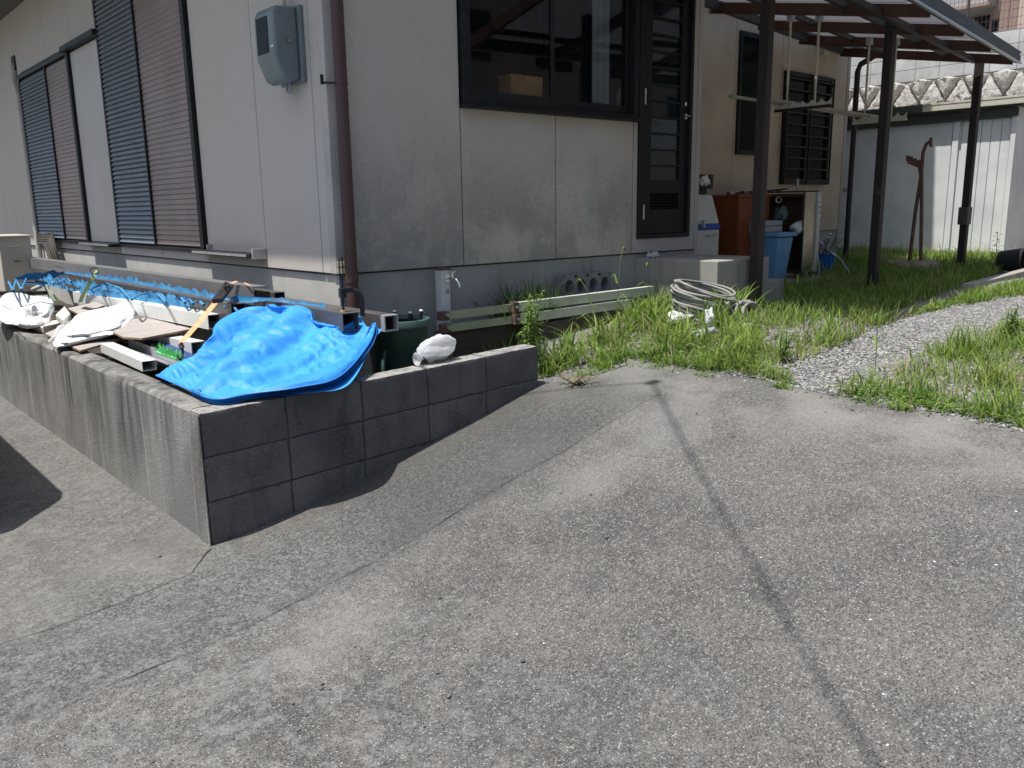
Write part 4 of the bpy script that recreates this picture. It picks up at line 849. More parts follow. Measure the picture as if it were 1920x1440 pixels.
cpx = HX-.05; MB().tube([(cpx, my0+.16, 1.60)]+[(cpx, my0+.16-.022+.022*math.cos(t), 1.56-.022*math.sin(t)) for t in np.linspace(0, 3.1, 9)]+[(cpx, my0+.116, 1.60)], .0075, 8).build('cable_loop', 'steel_grey', o, smooth=60)
MB().tube([(cpx, my0+.13, 2.005), (cpx, my0+.13, WT)], .014, 10).build('conduit', 'hose_white', o, smooth=60)
# AC outdoor unit at the far left
o = thing('air_conditioner', 'cream outdoor air conditioner unit with rusty top edge at far left', 'air conditioner', (.75, 7.0, .0))
MB().box(.60, .91, 7.02, 7.80, .0, .60).build('casing', 'ac_cream', o, bev=.012, seg=3)
MB().box(.585, .925, 7.0, 7.82, .598, .622).build('top_panel', 'ac_cream', o, bev=.006)
MB().box(.70, .80, 7.006, 7.022, .50, .515).build('grip', 'pvc_white', o); MB().box(.72, .78, 7.012, 7.021, .34, .35).build('slot', 'rust_brown', o)
MB().lathe([(.0, 0), (.2, 0), (.21, -.01), (.22, 0)], (.60, 7.45, .32), 24, 'x').build('fan_grille', 'black', o)
MB().box(.62, .90, 7.05, 7.15, -.04, 0).box(.62, .90, 7.65, 7.75, -.04, 0).build('foot', 'step_concrete', o)
o = thing('hose_bundle', 'bundle of insulated hoses curling from the air conditioner to the wall', 'hoses', (1.0, 7.2, .1))
for k in range(5): MB().tube([(.88, 7.05+.03*k, .12+.03*k), (1.02+.02*k, 6.98, .10+.02*k), (1.10+.03*k, 7.1+.04*k, .3), (1.16+.02*k, 7.5, .5+.03*k), (1.24, 8.2, .5+.02*k)], .018, 8).build('hose', ['wood_dark', 'cable_black', 'wood_dark', 'wood_dark', 'cable_black'][k], o, smooth=60)
MB().tube([(.85, 6.98, .03), (.92, 6.93, .06), (1.02, 6.95, .13), (1.07, 7.0, .26)], .022, 8).build('hose', 'hose_white', o, smooth=60)
# tap post
tx0, tx1, ty0, ty1 = 2.005, 2.075, .965, 1.04
o = thing('water_tap_post', 'white square standpipe with chrome tap against the foundation', 'water tap', (2.04, 1.0, -.15))
MB().box(tx0, tx1, ty0, ty1, -.2, .44).build('column', 'tap_post', o, bev=.008, seg=3)
MB().box(tx0-.003, tx1+.003, ty0-.003, ty1+.003, .438, .452).build('cap', 'rust_brown', o, bev=.003)
t0 = np.array([2.048, ty0, .385])
MB().lathe([(0, -.006), (.021, -.006), (.021, 0)], t0, 16, 'y').build('flange', 'chrome', o, smooth=40); MB().lathe([(0, -.003), (.016, -.003), (.016, 0)], t0-[0, 0, .085], 16, 'y').build('blank_plug', 'tray_grey', o)
MB().tube([t0, t0+[.005, -.05, 0], t0+[.012, -.085, -.005], t0+[.018, -.105, -.03], t0+[.02, -.11, -.055]], [.010, .011, .010, .009, .009], 10).build('spout', 'chrome', o, smooth=60)
MB().tube([t0+[.005, -.05, .0], t0+[.005, -.05, .04]], .009, 10).tube([t0+[-.02, -.05, .045], t0+[.032, -.05, .045]], .005, 8).tube([t0+[.005, -.076, .045], t0+[.005, -.024, .045]], .005, 8).build('tap_handle', 'chrome', o, smooth=60)
# telescopic aluminium bars
for k, (z, lab) in enumerate(((.165, 'upper pale telescopic aluminium bar lying along the house foundation'), (.085, 'lower pale telescopic aluminium bar lying along the house foundation'))):
    o = thing('telescopic_bar', lab, 'metal bar', (2.5, .83, z)); yb = .83-.012*k
    MB().rtube((1.93, yb+.03, z-.008), (2.56, yb+.012, z-.003), .035, .05, .003).build('inner_section', 'alu', o)
    MB().rtube((2.50, yb, z), (3.95-.3*k, yb-.02, z+.012), .05, .062, .003).build('outer_section', 'rail_cream', o)
    MB().box(2.485, 2.53, yb-.032, yb+.034, z-.038, z+.036).build('sleeve_bracket', 'rust_brown', o, bev=.004); MB().box(1.90, 1.96, yb-.0, yb+.06, z-.036, z+.022).build('end_bracket', 'rust_brown', o, bev=.004)
    MB().lathe([(0, -.012), (.01, -.012), (.01, 0)], (2.508, yb-.032, z), 10, 'y').lathe([(0, -.02), (.014, -.02), (.014, 0)], (1.935, yb, z), 10, 'y').build('bolt', 'alu', o, smooth=40)
    if k == 0: MB().box(2.56, 2.64, yb-.0275, yb-.0255, z-.012, z+.014).build('sticker', 'pvc_white', o)
for k, (lab, a, b_, zz, yy_) in enumerate((('dark timber sleeper under the left end of the bars', 1.95, 2.9, .01, .92), ('dark timber sleeper under the right end of the bars', 2.55, 3.8, .0, .86))):
    tag(MB().box(a, b_, yy_-.07, yy_+.07, zz-.12, zz+.035).build('timber', 'wood_dark', bev=.006, org=(a, yy_, zz-.12)), lab, 'timber')
# hollow concrete block
o = thing('hollow_block', 'hollow concrete block on its side against the foundation', 'concrete block', (3.42, 1.02, .10)); bmx = bmesh.new()
x0, x1, z0, z1, y0, y1 = 3.14, 3.66, .155, .325, .985, 1.075; hb_ = MB(); holes = [x0+.06+k*.128+.0 for k in range(4)]
n = 16; V = []; F = []
def holed(mb, y, flip):
    for k, hxk in enumerate(holes):
        xa = x0+k*.13; xb = x0+(k+1)*.13; cxk = (xa+xb)/2; czk = (z0+z1)/2; ring = [(cxk+.046*math.cos(2*math.pi*i/n), y, czk+.056*math.sin(2*math.pi*i/n)) for i in range(n)]
        outer = []
        for i in range(n):
            c_, s_ = math.cos(2*math.pi*i/n), math.sin(2*math.pi*i/n); q = min(.065/max(abs(c_), 1e-6), .09/max(abs(s_), 1e-6)); outer.append((cxk+c_*q, y, czk+s_*q))
        mb.add(ring+outer, [(i, (i+1) % n, n+(i+1) % n, n+i) for i in range(n)])
        if not flip: mb.add(ring+[(p[0], y1, p[2]) for p in ring], [(i, (i+1) % n, n+(i+1) % n, n+i) for i in range(n)])
holed(hb_, y0, False); holed(hb_, y1, True)
hb_.add([(x0, y0, z0), (x1, y0, z0), (x1, y1, z0), (x0, y1, z0), (x0, y0, z1), (x1, y0, z1), (x1, y1, z1), (x0, y1, z1)], [(0, 1, 2, 3), (4, 5, 6, 7), (1, 2, 6, 5), (3, 0, 4, 7)])
hb_.build('block_body', 'hollow_block', o, fix=False); MB().box(3.10, 3.72, .96, 1.085, -.1, .152).build('brick_base', 'hollow_block', o, bev=.005)
# door step
o = thing('door_step', 'large plain concrete step below the side door', 'step', (4.45, .7, 0))
MB().box(4.096, 4.80, .30, HY+.018, -.15, .412).build('upper_step', 'step_concrete', o, bev=.008); MB().box(4.802, 5.06, .31, HY-.1, -.15, .215).build('lower_step', 'step_concrete', o, bev=.008)
o = tag(pillow((4.17, .98, .435), (.05, .02, 0), (-.02, .05, 0), (0, 0, .02), 6.1, .8, .4).build('plastic_wrapper', 'clear_bag', smooth=180, org=(4.17, .98, .415)), 'crumpled clear plastic wrapper on the concrete step', 'wrapper')
# coil of grey cable
cc = np.array([3.80, .20, .10]); o = thing('cable_coil', 'large coil of grey cable lying in the tall grass by the step', 'cable coil', (3.93, .3, 0))
for k in range(26):
    rr = .20+rn(-.05, .02); rr2 = .25+rn(-.05, .02); dz = .0085*k-.07; tl = rn(-.012, .012); ph = rn(0, 6.28); off = np.array([rn(-.02, .02), rn(-.02, .02), 0])
    MB().tube([cc+off+[rr2*math.cos(t), rr*math.sin(t), dz+tl*math.cos(t+ph)+.008*math.sin(2*t+ph)+.05*math.sin(t)-.03*math.cos(t)] for t in np.linspace(0, 6.2832, 40)], .0095, 7).build('cable_loop', 'cable_grey', o, smooth=60)
c2 = np.array([3.98, -.04, .06])
for k in range(7):
    rr = .085+rn(-.02, .03); MB().tube([c2+[rr*math.cos(t)*1.2+rn(0, .002)-.02*k*.3, .02*k-.05+.02*math.sin(t), rr*math.sin(t)*.8] for t in np.linspace(0, 6.2832, 26)], .011, 7).build('cable_loop', 'cable_grey', o, smooth=60)
MB().tube([c2+[.02, -.02, .085], c2+[-.15, .05, .06], c2+[-.3, .08, .10], c2+[-.4, .2, .12]], .011, 7).build('cable_tail', 'cable_grey', o, smooth=60)
for lab, q, s_, m_ in (('white plastic litter half buried in the tall grass left of the coil', (3.50, .18, .05), (.10, .07, .035), 'sack_white'), ('printed plastic bottle wrapper in the grass before the cable coil', (3.52, -.05, .055), (.03, .025, .06), 'sack_white'), ('pale plastic scrap in the short grass right of the coil', (3.66, -.27, .02), (.06, .04, .015), 'clear_bag'), ('dark net scrap lying in the grass at the driveway end', (3.28, -.20, .02), (.14, .05, .012), 'tray_grey')):
    oo = pillow(q, (s_[0], 0, 0), (0, s_[1], 0), (0, 0, s_[2]), q[0]*7, .8, .35, 18, 10).build('plastic_litter', m_, smooth=180, org=(q[0], q[1], 0)); tag(oo, lab, 'litter')

# ------------------------------------------------------------------ back yard: cabinets, sink, bins
o = thing('cabinet', 'white enamel cabinet with blue band beside the house corner', 'cabinet', (5.38, 1.6, 0))
MB().box(5.14, 5.62, 1.36, 1.92, .03, .60).build('lower_body', 'white_enamel', o, bev=.02, seg=3)
MB().add([(5.14, 1.36, .65), (5.62, 1.36, .65), (5.62, 1.92, .65), (5.14, 1.92, .65), (5.17, 1.42, .925), (5.57, 1.42, .925), (5.57, 1.9, .925), (5.17, 1.9, .925)], [(0, 3, 2, 1), (4, 5, 6, 7), (0, 1, 5, 4), (1, 2, 6, 5), (2, 3, 7, 6), (3, 0, 4, 7)]).build('upper_body', 'white_enamel', o, bev=.02, seg=3)
MB().box(5.136, 5.624, 1.356, 1.924, .602, .648).build('band', 'blue_band', o, bev=.006); MB().box(5.40, 5.56, 1.345, 1.362, .54, .565).build('handle', 'hanger_cream', o, bev=.004); MB().box(5.33, 5.35, 1.33, 1.36, .62, .69).build('latch', 'hanger_cream', o, bev=.004)
o = thing('lamp_box', 'black box with white cloth on top of the white cabinet', 'box', (5.3, 1.6, .93)); MB().box(5.34, 5.58, 1.42, 1.64, .98, 1.11).box(5.38, 5.54, 1.46, 1.6, .927, .98).build('box_body', 'black', o, bev=.01)
pillow((5.43, 1.415, 1.05), (.07, 0, 0), (0, .03, 0), (0, 0, .03), 2.2, .8, .4).build('cloth', 'sack_white', o, smooth=180)
o = thing('cabinet', 'orange brown wooden cabinet behind the canopy post', 'cabinet', (6.3, 1.7, 0))
MB().box(6.0, 6.56, 1.42, 1.93, .03, .90).build('carcass', 'wood_orange', o, bev=.006); MB().box(5.985, 6.575, 1.405, 1.94, .901, .925).build('top', 'wood_orange', o, bev=.004)
MB().box(6.28, 6.55, 1.412, 1.419, .05, .89).box(6.01, 6.275, 1.412, 1.419, .05, .89).build('door', 'wood_orange', o, bev=.003); MB().box(6.25, 6.31, 1.405, 1.411, .815, .87).build('sticker', 'pvc_white', o)
tag(MB().box(6.06, 6.16, 1.5, 1.6, .927, .955).build('wood_scrap', 'wood_dark', bev=.004, org=(6.1, 1.55, .927)), 'small dark wood scrap on the left of the orange cabinet', 'wood scrap'); tag(MB().box(6.30, 6.40, 1.5, 1.6, .927, .965).build('wood_scrap', 'black', bev=.008, org=(6.35, 1.55, .927)), 'small black lump on the right of the orange cabinet', 'scrap')
tag(MB().box(6.0, 7.2, 1.02, 1.97, -.1, .072).build('concrete_slab', 'step_concrete', bev=.01, org=(6.6, 1.5, -.1)), 'low concrete slab under the blue bin and steel sink', 'slab')
o = thing('sink_unit', 'old stainless steel sink unit stood up beside the blue bin', 'sink', (6.9, 1.4, .072))
sk = MB(); sk.box(6.70, 6.94, 1.90, 1.92, .15, .93).box(6.92, 6.94, 1.116, 1.90, .15, .93).box(6.70, 6.92, 1.115, 1.90, .90, .93).box(6.72, 6.92, 1.115, 1.9, .12, .15); sk.build('carcass', 'wood_cab_dark', o)
MB().box(6.68, 6.89, 1.08, 1.112, .13, .94).build('steel_front', 'stainless', o, bev=.006); MB().box(6.892, 6.945, 1.06, 1.115, .13, .935).build('steel_trim', 'alu', o, bev=.006)
MB().box(6.68, 6.95, 1.09, 1.9, .942, .957).build('steel_top', 'wood_cab_dark', o, bev=.004); MB().box(6.72, 6.92, 1.1, 1.2, .075, .13).build('plinth', 'rust_brown', o)
MB().lathe([(.026, 0), (.034, -.004), (.034, .004), (.026, .004)], (6.699, 1.40, .87), 18, 'x').build('drain_ring', 'pvc_white', o)
MB().box(6.71, 6.915, 1.12, 1.89, .50, .52).build('shelf', 'wood_cab_dark', o)
MB().box(6.896, 6.942, 1.054, 1.0595, .68, .87).build('label_strip', 'pvc_white', o)
lb = MB()
for (a, b_) in (((.0, .16), (.5, .0)), ((.5, .0), (1, .16)), ((0, .34), (1, .34)), ((0, .34), (.0, .5)), ((1, .34), (1, .5)), ((.5, .34), (.5, .46)), ((0, .66), (1, .66)), ((0, .84), (1, .84)), ((0, .66), (0, .84)), ((1, .66), (1, .84))):
    lb.beam((6.901+.036*a[0], 1.0535, .85-.155*a[1]), (6.901+.036*b_[0], 1.0535, .85-.155*b_[1]), .006, .001, up=(0, 1, 0))
lb.build('lettering', 'blue_band', o)
MB().tube([(6.88, 1.3, .95), (6.88, 1.3, 1.08)], .012, 8).build('pipe_stub', 'steel_grey', o); MB().tube([(6.8, 1.5, .96), (6.9, 1.42, .985), (6.92, 1.5, .98), (6.92, 1.7, .965)], .009, 6).build('hose', 'wood_dark', o)
o = thing('storage_bin', 'light blue plastic bin with rim standing on the slab', 'bin', (6.38, 1.3, .072)); bx0, bx1, by0, by1 = 6.24, 6.52, 1.10, 1.56
def taper(x0, x1, y0, y1, z0, z1, t): return MB().add([(x0+t, y0+t, z0), (x1-t, y0+t, z0), (x1-t, y1-t, z0), (x0+t, y1-t, z0), (x0, y0, z1), (x1, y0, z1), (x1, y1, z1), (x0, y1, z1)], [(0, 3, 2, 1), (0, 1, 5, 4), (1, 2, 6, 5), (2, 3, 7, 6), (3, 0, 4, 7), (4, 5, 6, 7)])
taper(bx0, bx1, by0, by1, .074, .505, .045).build('bin_body', 'bin_blue', o, bev=.018, seg=3, smooth=40)
MB().box(bx0-.025, bx1+.025, by0-.025, by1+.025, .507, .55).build('bin_rim', 'bin_blue', o, bev=.01, seg=3); MB().box(6.205, 6.214, 1.26, 1.40, .46, .535).build('clasp', 'bin_blue', o, bev=.006)
for yy_ in (1.22, 1.44): MB().beam((bx0+.032, yy_, .10), (bx0-.006, yy_, .49), .012, .012).build('rib', 'bin_blue', o)
o = thing('tray', 'grey plastic crate lying on the blue bin', 'crate', (6.36, 1.4, .552)); MB().box(6.2, 6.5, 1.22, 1.62, .552, .61).box(6.2, 6.5, 1.22, 1.62, .615, .665).build('tray_body', 'tray_grey', o, bev=.008)
for lab, q, s_, m_ in (('white cloth bundle on the sink shelf right of the crate', (6.72, 1.18, .585), (.05, .09, .05), 'sack_white'), ('green cloth lump on the grey crate', (6.5, 1.25, .72), (.05, .06, .07), 'bin_rim')):
    tag(pillow(q, (s_[0], 0, 0), (0, s_[1], 0), (0, 0, s_[2]), q[1]*5, .8, .35, 20, 12).build('cloth', m_, smooth=180, org=(q[0], q[1], q[2]-s_[2])), lab, 'cloth')
o = thing('bucket', 'dark blue bucket full of metal scrap behind the sink', 'bucket', (7.62, 1.38, .03)); bcn = (7.62, 1.38, .03)
MB().lathe([(0, 0), (.10, 0), (.135, .22), (.142, .24), (.128, .24), (.095, .02), (0, .02)], bcn, 24).build('bucket_body', 'bucket_blue', o, smooth=40)
o = thing('metal_scrap', 'tangle of chrome tubes and legs in the dark blue bucket', 'scrap', (7.62, 1.38, .2))
for k in range(9): MB().tube([np.array(bcn)+[rn(-.07, .07), rn(-.07, .07), .15], np.array(bcn)+[rn(-.16, .16), rn(-.2, .12), rn(.28, .5)]], .012, 7).build('scrap_tube', random.choice(['chrome', 'alu', 'tray_grey']), o, smooth=60)
MB().tube([(7.56, 1.35, .36), (7.55, 1.12, .22), (7.54, .98, .04)], .011, 7).tube([(7.5, 1.4, .36), (7.32, 1.25, .18), (7.25, 1.2, .04)], .011, 7).build('stand_leg', 'tray_grey', o, smooth=60)

# ------------------------------------------------------------------ canopy over the back yard
ca = thing('terrace_canopy', 'bronze terrace canopy with smoky plastic roof on slim posts', 'canopy', (6.5, .3, 0))
GE = np.array([9.11, .10, 2.30]); ang = R(8.2); e = np.array([math.cos(ang), math.sin(ang), 0]); n_ = np.array([-math.sin(ang), math.cos(ang), 0]); SL = .165
def cpt(t, d, dz=0): return GE-e*t+n_*d+np.array([0, 0, SL*d+dz])
TL = 5.40
MB().beam(cpt(-.02, -.015, .03), cpt(TL, -.015, .03), .05, .115).build('gutter', 'canopy_grey', ca, bev=.006); MB().beam(cpt(-.022, -.043, -.028), cpt(TL, -.043, -.028), .02, .016).build('gutter_lip', 'alu', ca)
MB().lathe([(0, -.006), (.012, -.006), (.014, 0)], cpt(.05, -.042, .05), 12, 'y').build('bolt', 'alu', ca)
for k in range(6):
    t = .02+k*1.067; X0 = cpt(t, .02, .0); dmax = 1.95 if X0[0] > 4.98 else (HY-.02-X0[1])/n_[1]
    dmax = min(dmax, (RY-.03-X0[1])/n_[1]); MB().beam(cpt(t, .02, .0), cpt(t, dmax, .0), .045, .095).build('rafter', 'rafter_brown', ca, bev=.004)
    if k < 5:
        for (d0, d1) in ((.01, .68), (.69, 1.36), (1.37, dmax-.01)):
            if d1 <= d0: continue
            MB().add([cpt(t+.02, d0, .058), cpt(t+1.045, d0, .058), cpt(t+1.045, d1, .058), cpt(t+.02, d1, .058), cpt(t+.02, d0, .061), cpt(t+1.045, d0, .061), cpt(t+1.045, d1, .061), cpt(t+.02, d1, .061)], [(0, 3, 2, 1), (4, 5, 6, 7), (0, 1, 5, 4), (1, 2, 6, 5), (2, 3, 7, 6), (3, 0, 4, 7)]).build('roof_panel', 'polycarbonate', ca, fix=False)
for d in (.685, 1.365): MB().beam(cpt(.0, d, .028), cpt(4.05, d, .028), .04, .05).build('purlin', 'canopy_grey', ca, bev=.003)
for d in (.4, ): MB().beam(cpt(-.0, d, -.028), cpt(TL, d, -.028), .05, .05).build('post_beam', 'post_bronze', ca, bev=.003)
MB().beam(cpt(.0, 1.86, .02), cpt(4.1, 1.86, .02), .05, .09).build('wall_plate', 'canopy_grey', ca, bev=.003)
for (bx, by, top, w_) in ((4.50, .225, 2.60, .078), (6.40, .20, 2.44, .078), (9.17, .49, 2.38, .078)):
    MB().beam((bx, by, float(zg(bx, by))-.1), (bx, by, top), w_, w_, up=(0, 1, 0)).build('post', 'post_bronze', ca, bev=.006)
MB().tube([(6.40, .158, 2.38), (6.40, .150, 2.38)], .012, 8).build('bolt', 'alu', ca)
MB().box(9.11, 9.23, .44, .55, .56, .76).build('tape_wrap', 'bronze_pale', ca, bev=.01)
MB().tube([(4.455, .185, 2.05), (4.45, .18, 1.85), (4.445, .184, 1.66), (4.45, .182, 1.55)], .006, 6).build('cord', 'black', ca)
# laundry pole hangers
def hanger(label, X, rods):
    o = thing('pole_hanger', label, 'laundry hanger', (X, .78, 1.70), 'laundry pole hangers'); z = 1.70 if X < 7 else 1.665
    pts = []; ys_ = np.linspace(.50, 1.06, 60)
    for yv in ys_:
        f = ((yv-.50)/.56*6) % 1.0; pts.append((yv, z+.012+.055*max(0, abs(f-.5)*2-.25)**1.6))
    V = [(X-.006, y_, z-.012) for y_, _ in pts]+[(X-.006, y_, zz) for y_, zz in pts]; V += [(x+.012, y_, zz) for x, y_, zz in V]; n = len(pts); F = []
    for i in range(n-1): F += [(i, i+1, n+i+1, n+i), (2*n+i+1, 2*n+i, 3*n+i, 3*n+i+1), (n+i, n+i+1, 3*n+i+1, 3*n+i), (i+1, i, 2*n+i, 2*n+i+1)]
    MB().add(V, F).build('notched_rack', 'hanger_cream', o); lw = MB().box(X-.014, X+.014, .50, 1.06, z-.035, z-.013)
    lw.build('slide_bar', 'black' if X < 7 else 'hanger_cream', o)
    for yv in (.66, .94):
        zt = 2.30+SL*((yv-(.1-(9.11-X)*math.tan(ang)))*math.cos(ang))-.04
        MB().tube([(X, yv, z), (X, yv, zt)], .009, 8).tube([(X, yv, (z+zt)/2-.2), (X, yv, zt)], .012, 8).build('rod', 'hanger_cream', o, smooth=60); MB().box(X-.03, X+.03, yv-.025, yv+.025, zt-.03, zt+.03).build('rod_bracket', 'steel_grey', o, bev=.004)
hanger('laundry pole hanger nearest the canopy post with black slide bar', 6.0, 0); hanger('laundry pole hanger farther back with pale slide bar', 7.5, 0)
for lab, yv, a, b_ in (('steel laundry pole nearer the house wall', .985, 5.2, 8.0), ('steel laundry pole nearer the yard', .90, 5.5, 8.1)):
    o = thing('laundry_pole', lab, 'laundry pole', (a, yv, 1.71)); MB().tube([(a, yv, 1.745), (b_, yv-.01, 1.70)], .015, 10).build('pole', 'pole_steel', o, smooth=60); MB().tube([(a-.03, yv, 1.745), (a+.03, yv, 1.744)], .018, 10).build('end_cap', 'strap_green', o, smooth=60)
# free-standing laundry stand in two concrete feet
o = thing('laundry_stand', 'rusty brown laundry pole stand with two crossed posts in concrete feet', 'laundry stand', (8.6, .75, .05)); LX = 8.6
def lp(x, y): return PX(x, y, LX)
b0, b1 = lp(1703, 508), lp(1726, 503)
MB().tube([b0, lp(1716, 400), lp(1727, 330), lp(1724, 312), lp(1703, 303)], .021, 8).build('post', 'stand_brown', o, smooth=60); MB().tube([b1, lp(1728, 400), lp(1728, 320), lp(1731, 285), lp(1737, 270), lp(1746, 264)], .021, 8).build('post', 'stand_brown', o, smooth=60)
ar = MB()
for q in ((1702, 292), (1708, 294), (1715, 297), (1722, 300)): ar.beam(lp(*q), lp(q[0]+1, q[1]+10), .02, .035, up=(0, 1, 0))
ar.build('pole_rest', 'stand_brown', o); MB().tube([lp(1746, 258), lp(1745, 266), lp(1746, 275)], .018, 6).build('pole_rest', 'stand_brown', o)
for b_, s_ in ((b0, .17), (b1, .15)):
    zb = float(zg(b_[0], b_[1])); pillow((b_[0]-.02, b_[1], zb+.04), (s_*1.2, 0, 0), (0, s_*1.3, 0), (0, 0, .09), b_[1]*9, .8, .2, 22, 12).build('concrete_foot', 'stand_foot', o, smooth=180)

# ------------------------------------------------------------------ shed
SXF = 12.0; sy0, sy1 = 1.0, 4.6
sh = thing('storage_shed', 'pale metal storage shed with sliding doors at the back of the yard', 'shed', (SXF, 2.5, 0))
MB().box(SXF+.06, SXF+1.5, sy0+.01, sy1, .02, 2.1).build('body', 'shed_panel', sh)
MB().box(SXF-.02, SXF+1.5, sy0-.03, sy1, -.12, .075).build('base', 'stand_foot', sh, bev=.01)
for (a, b_, x) in ((3.42, 4.5, .02), (2.98, 3.40, .03), (1.86, 2.96, .035), (1.76, 1.845, .015)): MB().box(SXF+x, SXF+x+.025, a, b_, .09, 1.96).build('door_panel', 'shed_panel', sh, bev=.006)
rb = MB().box(-.006, .012, -.062, .062, 0, 1.87).mesh('ribbed_panel', 'shed_panel', bev=.005, seg=1)
for k in range(5): piece('ribbed_panel', rb, sh, (SXF+.035, 1.135+.131*k, .09))
MB().box(SXF+.0, SXF+.06, 1.0, 1.066, .08, 2.06).build('corner_post', 'shed_panel', sh, bev=.006); MB().box(SXF+.022, SXF+.03, 1.067, 1.073, .09, 1.96).build('rust_seam', 'rust_line', sh)
for k in range(6): piece('ribbed_panel', rb, sh, (SXF+.14+.131*k, sy0+.01, .09), rot=(0, 0, R(-90)))
for y in (3.47, 2.90): MB().box(SXF+.006, SXF+.036, y-.05, y+.02, 1.0, 1.07).build('door_pull', 'tray_grey', sh, bev=.004)
MB().box(SXF-.03, SXF+.02, sy0-.01, sy1, 1.97, 2.08).build('lintel', 'shed_dark', sh, bev=.004); MB().box(SXF-.10, SXF+1.7, sy0-.12, sy1, 2.10, 2.125).build('eave', 'shed_dark', sh)
fa = MB(); fa.box(SXF-.13, SXF-.101, sy0-.14, 2.25, 2.125, 2.165).box(SXF-.125, SXF-.101, sy0-.14, 2.25, 2.166, 2.205).box(SXF-.13, SXF-.101, sy0-.14, 2.25, 2.206, 2.235); fa.build('fascia', 'shed_cream', sh, bev=.003)
MB().box(SXF-.13, SXF-.101, 2.253, sy1, 2.125, 2.235).build('fascia', 'shed_dark', sh); MB().box(SXF-.1, SXF+1.7, sy0-.14, sy1, 2.19, 2.215).build('roof', 'shed_cream', sh)  # house shadow painted in: the shaded stretch of the fascia is coloured dark
# kerb strip, bucket lying on its side
k0, k1 = PG(1815, 541), PG(1935, 512); tag(MB().beam(k0+[0, 0, .0], k1+[.3, .02, .02], .10, .09).build('kerb_stone', 'step_concrete', bev=.008, org=k0), 'narrow concrete edging strip along the gravel at the right', 'kerb')
bb = PG(1893, 512)+[.1, .02, .13]; o = thing('bucket', 'black rubber bucket tipped on its side by the shed corner', 'bucket', bb)
MB().lathe([(0, .13), (.10, .13), (.145, -.12), (.155, -.13), (.14, -.13), (.095, .11), (0, .11)], bb, 24, 'y').build('bucket_body', 'rubber', o, smooth=40); MB().box(bb[0]-.02, bb[0]+.16, bb[1]-.24, bb[1]-.16, bb[2]-.12, bb[2]+.16).build('lid', 'rubber', o, bev=.01)

# ------------------------------------------------------------------ stone wall, block wall, fence, neighbour's house
SW = 13.9
sw = thing('stone_wall', 'retaining wall of rough pale stones laid diagonally behind the shed', 'wall', (SW, 3, 0))
MB().add([(SW+.10, -8, -.2), (SW+.10, 12, -.2), (SW+.16, 12, 2.86), (SW+.16, -8, 2.86), (SW+1, -8, -.2), (SW+1, 12, -.2), (SW+1, 12, 2.86), (SW+1, -8, 2.86)], [(0, 1, 2, 3), (7, 6, 5, 4), (3, 2, 6, 7), (0, 3, 7, 4), (1, 5, 6, 2)]).build('mortar', 'stone_mortar', sw)
def stone_mesh(shape, seed):
    n = 9; P = []; hw, hh = .212, .338
    for i in range(n+1):
        row = []
        for j in range(n+1):
            a, b_ = i/n*2-1, j/n*2-1
            y, z = (a+b_)/2, (b_-a)/2
            if shape == 'tri': z = min(z, 0.0)*1.0 if z < 0 else z*.16
            ed = max(abs(a), abs(b_)); k = 1+.05*nz(y*2+seed, z*2)
            dep = -.06*(1-ed**4)-.035*nz(y*5+seed, z*6, 2)-.02*nz(y*12, z*12+seed)+(.02 if ed > .99 else 0)
            row.append((dep, y*hw*k+.006*nz(z*5, seed), z*hh*k))
        P.append(row)
    return MB().grid(P).mesh('stone', 'stone', smooth=45)
dia = [stone_mesh('dia', s*3.7) for s in range(6)]; tri = [stone_mesh('tri', s*5.1+1) for s in range(4)]
y = -1.0; k = 0
while y < 6.2:
    piece('stone', dia[k % 6], sw, (SW+.13, y+rn(-.01, .01), 2.50+rn(-.015, .015)), rot=(rn(-.04, .04), 0, rn(-.05, .05))); piece('stone', tri[k % 4], sw, (SW+.14, y+.225+rn(-.01, .01), 2.835), rot=(rn(-.04, .04), 0, rn(-.05, .05)))
    piece('stone', dia[(k+3) % 6], sw, (SW+.12, y+.225, 2.14)); y += .45; k += 1
bwl = thing('boundary_wall', 'grey concrete block boundary wall on top of the stone wall', 'wall', (SW+.25, 3, 2.87))
MB().box(SW+.216, SW+.33, -8, 12, 2.87, 3.49).build('mortar', 'bg_mortar', bwl); bme = MB().box(-.06, .06, -.196, .196, -.0955, .0955).mesh('block', 'bg_block', bev=.004, seg=1)
for c in range(3):
    for k in range(19): piece('block', bme, bwl, (SW+.27, -1.2+.4*k, 2.972+.2*c))
fe = thing('mesh_fence', 'thin wire mesh fence standing on the block boundary wall', 'fence', (SW+.27, 3, 3.49))
for y in (-2.4, .05, PX(1813, 45, SW+.27)[1], 4.9): MB().tube([(SW+.27, y, 3.3), (SW+.27, y, 4.75)], .022, 8).build('post', 'wire', fe)
wm = MB()
for y in np.arange(-2.4, 5, .065): wm.box(SW+.268, SW+.272, y, y+.004, 3.52, 4.7)
for z in np.arange(3.55, 4.7, .125): wm.box(SW+.273, SW+.278, -2.4, 5, z, z+.005)
wm.build('wire_mesh', 'wire', fe, fix=False)
NX = 22.0; nb = thing('neighbour_house', 'brownish pink neighbouring house with grey balcony above the block wall', 'house', (NX+3, 3, 2.9))
ya, yb_ = PX(1912, 20, NX)[1], PX(1700, 20, NX)[1]; zt = 12
def pz(x, y, X=NX): return PX(x, y, X)
MB().box(NX+1.2, NX+8, ya-.3, yb_+8, 2.6, zt).build('wall', 'bg_wall', nb)
cl = MB().box(-.02, .02, -.105, .105, 0, 8).mesh('cladding_board', 'bg_wall', bev=.008, seg=1); yy_ = ya; y2 = pz(1868, 20)[1]
